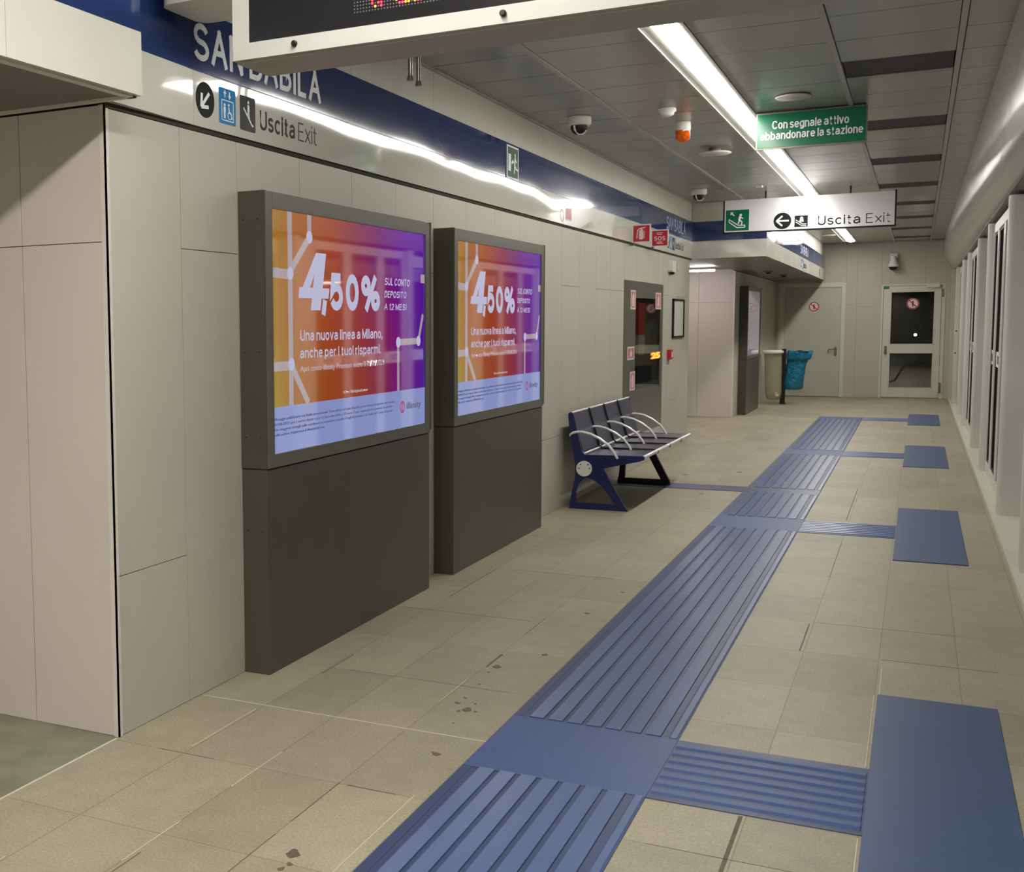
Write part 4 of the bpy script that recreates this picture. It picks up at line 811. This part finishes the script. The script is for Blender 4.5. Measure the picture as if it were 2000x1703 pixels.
m = MB(); m.box(0, .01, a + .04, b_ - .04, c_ + .02, d_ - .02); obj('sheet', m, M['sheet'], t)
t = thing('fire_call_point', 'small red fire call point below the notice on the left wall', 'call point', (.02, 13.95, 1.07))
m = MB(); m.box(0, .045, 13.88, 14.02, 1.065, 1.175); obj('body', m, M['redbox'], t, bevel=.005)
m = MB(); m.box(.045, .047, 13.91, 13.99, 1.09, 1.15); obj('press_plate', m, M['paleprint'], t)

# ---------------------------------------------------------------- ceiling devices
def dome(x, y, lab, r=.085):
    t = thing('dome_camera', lab, 'camera', (x, y, HC), 'white ceiling dome cameras')
    m = MB(); m.lathe([(r, 0), (r, -.05), (r * .86, -.062)], (x, y, HC), Z, 28); obj('housing', m, M['white'], t)
    m = MB(); m.lathe([(r * .70, -.062), (r * .68, -.085), (r * .52, -.11), (r * .2, -.124), (.002, -.126)], (x, y, HC), Z, 28); obj('dome', m, M['black'], t)
    m = MB(); m.tube([(x - r * .25, y - r * .66, HC - .066), (x - r * .2, y - r * .62, HC - .095), (x, y - r * .2, HC - .122), (x + r * .3, y, HC - .122), (x + r * .62, y - r * .1, HC - .1)], .008, 8); obj('dome_rim', m, M['white'], t)
dome(.329, 8.55, 'white dome camera on the ceiling, nearer of two'); dome(.313, 13.87, 'white dome camera on the ceiling above the box corner, farther of two')
t = thing('smoke_detector', 'small round white smoke detector beside the amber beacon', 'smoke detector', (.932, 8.55, HC))
m = MB(); m.lathe([(.060, 0), (.062, -.018), (.05, -.026), (.048, -.04), (.03, -.052), (.002, -.054)], (.932, 8.56, HC), Z, 28); obj('body', m, M['white'], t)
t = thing('beacon', 'amber warning beacon with white base on the ceiling', 'beacon', (.931, 9.17, HC))
m = MB(); m.lathe([(.054, 0), (.056, -.055), (.05, -.06)], (.931, 9.2, HC), Z, 24); obj('base', m, M['white'], t)
m = MB(); m.lathe([(.052, -.06), (.052, -.12), (.03, -.14), (.002, -.148)], (.931, 9.2, HC), Z, 24); obj('lens', m, M['amber'], t)
def disc_(x, y, r, lab, drop):
    t = thing('ceiling_speaker', lab, 'speaker', (x, y, HC), 'round flat ceiling speakers')
    m = MB(); m.lathe([(r * .35, 0), (r * .35, -drop)], (x, y, HC), Z, 20); obj('neck', m, M['soffit'], t)
    m = MB(); m.lathe([(r * .9, -drop), (r, -drop - .006), (r * .96, -drop - .014), (.002, -drop - .02)], (x, y, HC), Z, 32); obj('disc', m, M['trim'], t)
disc_(.929, 10.75, .135, 'flat round speaker disc hanging below the ceiling past the beacon', .028)
disc_(1.737, 8.52, .11, 'flat round speaker disc right of the long light above the green sign', .004)
disc_(1.098, 22.4, .11, 'tiny round speaker disc far along the ceiling near the back wall', .004)
m = MB(); m.box(.9, .97, 13.8, 13.93, HC - .02, HC); o = obj('ceiling_sensor', m, M['white'], bevel=.004); tag(o, 'small flat white box on the ceiling before the exit sign', 'sensor')
t = thing('smoke_detector', 'small round white detector on the ceiling far beyond the exit sign', 'smoke detector', (1.0, 19.2, HC))
m = MB(); m.lathe([(.060, 0), (.062, -.018), (.05, -.026), (.03, -.045), (.002, -.05)], (1.03, 19.2, HC), Z, 24); obj('body', m, M['white'], t)

# ---------------------------------------------------------------- hanging signs
t = thing('evacuation_sign', 'green hanging sign with white Italian evacuation text', 'sign', (1.8, 9.07, 2.69))
m = MB(); m.box(1.450, 2.156, 9.07, 9.10, 2.692, 2.945); obj('frame', m, M['steel'], t)
m = MB(); m.box(1.460, 2.146, 9.066, 9.07, 2.702, 2.935); o = obj('face', m, M['green'], t)
obj('lettering', strokemb('Con segnale attivo', (1.556, 9.066, 2.817), X, Z, .487, .070, 0, .001, .17), M['whiteink'], o, 'letters reading Con segnale attivo')
obj('lettering', strokemb('abbandonare la stazione', (1.480, 9.066, 2.757), X, Z, .652, .056, 0, .001, .17), M['whiteink'], o, 'letters reading abbandonare la stazione')
m = MB(); m.box(1.46, 2.146, 9.075, 9.095, 2.945, HC); obj('mount', m, M['black'], t)
EX = 14.5
t = thing('exit_sign', 'long white hanging exit sign with arrow and escalator symbols', 'sign', (1.37, EX, 2.505))
m = MB(); m.box(.488, .503, EX - .01, EX + .06, 2.50, 2.868); m.box(2.238, 2.253, EX - .01, EX + .06, 2.50, 2.885); m.box(.49, 2.25, EX - .01, EX + .06, 2.497, 2.512); obj('frame', m, M['ink'], t)
m = MB(); m.box(.503, 2.238, EX, EX + .05, 2.512, 2.875); o = obj('face', m, M['signwhite'], t)
q0, q1 = 0, .0015; O = (.522, EX, 2.532)
m = MB(); m.rect(0, .238, 0, .225, O, X, Z, 0, .001); m.rect(-.006, .244, -.006, .231, O, X, Z, 0, .0005); gi = obj('green_icon', m, M['green'], t, 'green escape escalator symbol')
m = MB()
for a, b_ in (((.03, .125), (.13, .055)), ((.13, .055), (.20, .055)), ((.20, .03), (.115, .03)), ((.115, .03), (.03, .095)), ((.03, .125), (.03, .095)), ((.2, .055), (.2, .03))): m.bar(a, b_, .010, O, X, Z, .001, .002)
m.disc((.155, .17), .014, O, X, Z, .001, .002); m.bar((.15, .155), (.14, .11), .026, O, X, Z, .001, .0022); m.bar((.14, .11), (.17, .095), .013, O, X, Z, .001, .0023); m.bar((.17, .095), (.165, .06), .011, O, X, Z, .001, .0024); m.bar((.14, .11), (.13, .07), .013, O, X, Z, .001, .0025); m.bar((.15, .15), (.18, .13), .010, O, X, Z, .001, .0026)
m.bar((.05, .20), (.085, .165), .012, O, X, Z, .001, .0027); m.prism([(.045, .205), (.08, .205), (.045, .17)], O, X, Z, .001, .0028)
obj('drawing', m, M['whiteink'], gi)
m = MB(); m.disc((1.118, 2.612), .092, (0, EX, 0), X, Z, 0, .001, 36); ai = obj('arrow_icon', m, M['ink'], t, 'black disc with white left arrow')
O = (1.118, EX, 2.612); m = MB(); m.bar((-.055, 0), (.068, 0), .018, O, X, Z, .001, .002); m.bar((-.062, 0), (0, .055), .018, O, X, Z, .001, .0021); m.bar((-.062, 0), (0, -.055), .018, O, X, Z, .001, .0022); obj('arrow', m, M['whiteink'], ai)
O = (1.244, EX, 2.537); m = MB(); m.rect(0, .136, 0, .125, O, X, Z, 0, .001); ei = obj('escalator_icon', m, M['ink'], t, 'black escalator symbol')
m = MB()
for a, b_ in (((.012, .078), (.085, .03)), ((.085, .03), (.122, .03)), ((.122, .014), (.075, .014)), ((.075, .014), (.012, .055))): m.bar(a, b_, .008, O, X, Z, .001, .002)
m.disc((.072, .095), .016, O, X, Z, .001, .002); m.prism([(.05, .055), (.095, .055), (.09, .085), (.055, .085)], O, X, Z, .001, .0022); obj('drawing', m, M['whiteink'], ei)
obj('lettering', strokemb('Uscita', (1.482, EX, 2.543), X, Z, .43, .103, 0, .001, .16), M['ink'], t, 'letters reading Uscita')
obj('lettering', strokemb('Exit', (1.962, EX, 2.543), X, Z, .240, .105, 0, .001, .09), M['ink'], t, 'thin letters reading Exit')
for x in (.935, 1.80):
    m = MB(); m.tube([(x, EX + .03, 2.87), (x, EX + .03, HC)], .009, 10); obj('hanger', m, M['ink'], t)

# ---------------------------------------------------------------- tactile paving
def ribs_y(mb, rb, y0, y1, x0=1.205, x1=1.805):
    mb.box(x0, x1, y0, y1, 0, .0025)
    mb.box(x0, x0 + .035, y0, y1, .0025, .0035)
    n = 7; p0 = x0 + .052; pt = (x1 - x0 - .104) / n
    for k in range(n):
        a = p0 + k * pt + .008; b_ = p0 + (k + 1) * pt - .008
        rb.prism([(a, .0025), (a + .0015, .0075), (b_ - .0015, .0075), (b_, .0025)], (0, y0, 0), X, Z, -(y1 - y0), 0)
    rb.prism([(x1 - .036, .0025), (x1 - .03, .006), (x1 - .008, .006), (x1 - .002, .0025)], (0, y0, 0), X, Z, -(y1 - y0), 0)
tg = 'blue ribbed guide strips down the platform'
segs = [(1.2, 3.66, 'blue ribbed tactile strip in the foreground before the first junction'), (4.235, 8.91, 'longest blue ribbed tactile strip between the first two junctions'), (9.48, 10.87, 'short blue ribbed tactile strip just before the navy cross strip'), (11.2, 14.16, 'blue ribbed tactile strip just beyond the navy cross strip'), (14.73, 19.41, 'farthest blue ribbed tactile strip towards the back wall')]
for a, b_, lab in segs:
    m = MB(); rb = MB()
    ribs_y(m, rb, a, b_); o = obj('guide_strip', m, M['tactile']); tag(o, lab, 'tactile strip', tg); obj('ribs', rb, M['tactilerib'], o, 'raised ribs with glare painted in as lighter blue')
jl = ['dotted blue junction patch in the foreground strip', 'dotted blue junction patch level with the second pad', 'dotted blue junction patch level with the third pad', 'dotted blue junction patch at the far end of the strip']
bl_ = ['blue ribbed cross strip leading to the nearest pad', 'blue ribbed cross strip leading to the second pad', 'blue ribbed cross strip leading to the third pad', 'thin blue cross strip leading to the farthest pad']
pl_ = ['largest blue rubber pad at the lower right corner', 'second blue rubber pad from the camera on the right', 'third blue rubber pad from the camera on the right', 'smallest farthest blue rubber pad on the right']
for i, (a, pa, pb) in enumerate(((3.66, 2.78, 5.11), (8.91, 8.09, 10.38), (14.16, 13.36, 15.66), (19.41, 18.73, 20.9))):
    b_ = a + .572
    m = MB(); m.box(1.205, 1.805, a, b_, 0, .004); o = obj('junction_patch', m, M['tactiledots']); tag(o, jl[i], 'tactile patch', 'dotted junction patches in the guide strip')
    m = MB(); m.box(1.805, 2.41, a, b_, 0, .0025); rb = MB()
    for k in range(7):
        c0 = a + .03 + k * .0735; rb.prism([(c0 + .006, .0025), (c0 + .018, .0085), (c0 + .048, .0085), (c0 + .062, .0025)], (1.812, 0, 0), Y, Z, 0, .592)
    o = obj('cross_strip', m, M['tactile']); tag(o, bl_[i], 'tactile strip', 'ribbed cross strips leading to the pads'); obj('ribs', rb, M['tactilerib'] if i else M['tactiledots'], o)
    m = MB(); m.box(2.41, 2.815, pa, pb, 0, .006); o = obj('platform_pad', m, M['pad'], bevel=.002); tag(o, pl_[i], 'pad', 'blue pads in front of the platform doors')
m = MB(); m.box(0.0, 1.805, 10.87, 11.2, 0, .004); o = obj('cross_strip', m, M['navystrip']); tag(o, 'plain navy cross strip running to the bench', 'tactile strip')

# ---------------------------------------------------------------- doors in the back wall
def nogo(t, x, z, r, y):
    m = MB(); m.disc((x, z), r, (0, y, 0), X, Z, 0, .002, 28); o = obj('no_entry_sticker', m, M['paleprint'], t, 'round no pedestrians sticker')
    m = MB(); m.ring((x, z), r * .8, r * .97, (0, y, 0), X, Z, .002, .003, 28); m.bar((x - r * .6, z + r * .6), (x + r * .6, z - r * .6), r * .16, (0, y, 0), X, Z, .002, .0035); obj('red_ring', m, M['red'], o)
    m = MB(); person(m, x, z - r * .55, r * 1.1, (0, y, 0), X, Z, .002, .003); obj('figure', m, M['ink'], o)
dr = MB(); a, b_, _, h = D1
dr.box(a, a + .1, YB - .012, YB + .06, 0, h); dr.box(b_ - .075, b_, YB - .012, YB + .06, 0, h); dr.box(a + .1, b_ - .075, YB - .012, YB + .06, h - .085, h)
d1 = struct('door_1', dr, M['doorframe'])
m = MB(); m.box(a + .104, b_ - .079, YB + .004, YB + .05, .01, h - .089); o = obj('door_leaf', m, M['doorgrey'], d1)
nogo(d1, .695, 1.762, .095, YB + .004)
m = MB(); m.rrect(1.075, 1.12, .80, .975, .015, (0, YB + .004, 0), X, Z, 0, .012); m.tube([(1.095, YB - .006, .93), (1.095, YB - .04, .93), (.98, YB - .045, .925), (.965, YB - .03, .88)], .009, 10); obj('door_handle', m, M['steel'], d1)
m = MB(); a, b_, _, h = D2
m.box(a, a + .035, YB - .01, YB + .06, 0, h); m.box(b_ - .06, b_, YB - .01, YB + .06, 0, h); m.box(a + .035, b_ - .06, YB - .01, YB + .06, h - .03, h)
d2 = struct('door_2', m, M['doorframe'])
m = MB(); la, lb, lh = a + .04, b_ - .065, h - .035
xs_ = (la, 2.02, 2.755, lb); zs_ = (.012, .19, .865, 1.015, 2.02, lh)
m.box(xs_[0], xs_[1], YB, YB + .045, zs_[0], zs_[5]); m.box(xs_[2], xs_[3], YB, YB + .045, zs_[0], zs_[5])
for z0_, z1_ in ((zs_[0], zs_[1]), (zs_[2], zs_[3]), (zs_[4], zs_[5])): m.box(xs_[1], xs_[2], YB, YB + .045, z0_, z1_)
lf = obj('door_leaf', m, M['doorframe'], d2, bevel=.004)
m = MB()
for z0_, z1_ in ((.19, .865), (1.015, 2.02)):
    for q in ((2.02, 2.035, z0_, z1_), (2.74, 2.755, z0_, z1_), (2.02, 2.755, z0_, z0_ + .015), (2.02, 2.755, z1_ - .015, z1_)): m.box(q[0], q[1], YB - .005, YB + .01, q[2], q[3])
obj('glazing_bead', m, M['doorwhite'], lf)
m = MB(); m.box(2.03, 2.745, YB + .018, YB + .026, .2, .86); m.box(2.03, 2.745, YB + .018, YB + .026, 1.02, 2.01); obj('glass_pane', m, M['glassdark'], lf)
nogo(d2, 2.393, 1.786, .105, YB + .012)
m = MB(); m.rrect(1.935, 1.98, .83, .99, .015, (0, YB, 0), X, Z, 0, .012); m.tube([(1.958, YB - .01, .97), (1.958, YB - .05, .97), (1.958, YB - .05, .86)], .012, 10); obj('door_handle', m, M['steel'], d2)
m = MB(); m.box(2.60, 2.83, YB - .06, YB, 2.085, 2.15); obj('door_closer', m, M['doorwhite'], d2)
m = MB(); m.box(2.865, 2.9, YB - .02, YB, 1.9, 2.05); m.box(2.865, 2.9, YB - .02, YB, .1, .3); obj('hinge', m, M['steel'], d2)
m = MB(); m.box(1.90, 1.99, YB - .003, YB, 2.07, 2.12); obj('door_label', m, M['green'], d2)
# dim space behind the glazed door
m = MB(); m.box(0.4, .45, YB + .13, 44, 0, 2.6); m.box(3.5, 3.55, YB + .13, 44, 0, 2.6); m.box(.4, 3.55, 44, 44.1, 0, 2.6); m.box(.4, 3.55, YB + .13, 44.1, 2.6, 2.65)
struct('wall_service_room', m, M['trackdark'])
m = MB(); m.box(.45, 3.5, 26.2, 44, -.05, 0); struct('floor_service_room', m, M['floor'])
m = MB(); m.tube([(2.05, 25.9, .28), (2.12, 26.0, .3), (2.3, 26.2, .62), (2.33, 26.25, .78)], .02, 8); m.tube([(2.28, 26.2, .70), (2.40, 26.2, .66)], .012, 8); o = obj('reflection_bar', m, M['black']); tag(o, 'dark slanted handrail shape standing in for a reflection in the lower door glass', 'handrail')  # added bar imitates a shape reflected in the door glass
m = MB(); m.lathe([(.03, 0), (.03, .02), (.01, .03)], (2.44, 31.5, 1.13), (0, -1, 0), 12); o = obj('wall_lamp', m, M['smalllamp']); tag(o, 'tiny glowing lamp seen through the upper door glass', 'lamp')

m = MB(); m.box(2.1, 2.16, 29, 41, 2.57, 2.598); o = obj('added_service_light', m, mat('added dim tube', (240, 240, 235), .4, emit=(255, 250, 240), es=14.0)); tag(o, 'added unseen light strip brightening the room behind the glazed door', 'light')  # unseen strip, added to lift the floor behind the door glass
# wall mounted PTZ camera
t = thing('dome_camera', 'white dome camera on a bracket above the glazed door', 'camera', (2.04, YB, 2.5))
m = MB(); m.box(1.985, 2.115, YB - .10, YB, 2.64, 2.735); obj('bracket', m, M['white'], t, bevel=.008)
m = MB(); m.lathe([(.045, .14), (.055, .06), (.075, .0), (.092, -.03), (.092, -.05), (.075, -.06)], (2.045, YB - .16, 2.54), Z, 28); obj('housing', m, M['white'], t)
m = MB(); m.lathe([(.074, -.06), (.066, -.09), (.04, -.115), (.002, -.123)], (2.045, YB - .16, 2.54), Z, 24); obj('dome', m, M['black'], t)
for i_, (x, y) in enumerate(((.42, 19.9), (.48, 21.6))):
    t = thing('soffit_camera', 'small dark-domed camera under the far box, ' + ('nearer' if i_ == 0 else 'farther') + ' of the pair', 'camera', (x, y, HB), 'small cameras under the far box')
    m = MB(); m.lathe([(.06, 0), (.06, -.025)], (x, y, HB + .005), Z, 20); obj('base', m, M['soffit'], t)
    m = MB(); m.lathe([(.045, -.025), (.03, -.05), (.002, -.056)], (x, y, HB + .005), Z, 20); obj('dome', m, M['black'], t)

# ---------------------------------------------------------------- waste bag stands
BY = 22.9
t = thing('bin_stand', 'dark bin post with white ring holder between the two bags', 'bin', (.40, BY, 0))
m = MB(); m.box(.365, .435, BY - .02, BY + .02, .3, .99); m.prism([(.365, .3), (.435, .3), (.43, 0), (.345, 0)], (0, BY - .02, 0), X, Z, -.04, 0); m.box(.33, .45, BY - .06, BY + .06, 0, .01); obj('post', m, M['black'], t)
m = MB(); m.lathe([(.16, 0), (.176, .0), (.184, .02), (.18, .05), (.15, .06), (.002, .065)], (.215, BY, .905), Z, 32); obj('ring_holder', m, M['white'], t)
m = MB(); m.lathe([(.165, 0), (.172, 0), (.172, .02), (.165, .02)], (.66, BY, .93), Z, 32); obj('ring_holder', m, M['black'], t)
def bag(prof, c0, c1, z1, seg=28, amp=.08, top=False):
    m = MB(); vs = []; n = len(prof)
    for i, (r_, z) in enumerate(prof):
        f_ = (z1 - z) / (z1 - prof[-1][1]); cx = c0 + (c1 - c0) * f_
        for k in range(seg):
            a = 2 * PI * k / seg; q = r_ * (1 + amp * math.sin(3 * a + i * .7) + amp * .6 * math.sin(7 * a + i * 1.9))
            vs.append((cx + q * math.cos(a), BY + q * .8 * math.sin(a), z + .006 * math.sin(5 * a + i)))
    m.add(vs, [(i * seg + k, (i + 1) * seg + k, (i + 1) * seg + (k + 1) % seg, i * seg + (k + 1) % seg) for i in range(n - 1) for k in range(seg)], True)
    m.add(vs, [list(range((n - 1) * seg, n * seg))[::-1]]); return m
m = bag([(.15, .92), (.15, .8), (.148, .6), (.145, .4), (.14, .2), (.12, .10), (.06, .08)], .215, .24, .92, amp=.03); o = obj('waste_bag', m, M['clearbag']); tag(o, 'translucent cream waste bag hanging from the white ring', 'bag', 'waste bags on the bin stand')
o.location = (0, 0, 0)
m = bag([(.175, .955), (.205, .95), (.212, .90), (.205, .84), (.185, .80), (.165, .80), (.16, .70), (.155, .55), (.16, .40), (.155, .30), (.12, .265), (.05, .26)], .65, .56, .955); o = obj('waste_bag', m, M['bluebag']); tag(o, 'bright blue waste bag hanging right of the dark post', 'bag', 'waste bags on the bin stand')
m = MB(); random.seed(3)
for q in range(5):
    m.lathe([(.002, -.05), (.04, -.03), (.05, 0), (.035, .035), (.002, .05)], (.22 + .02 * q, BY - .06, .34 - .045 * q), (random.random(), .3, 1), 7)
o = obj('crumpled_waste', m, M['crumple']); tag(o, 'crumpled pale waste inside the cream bag', 'waste')
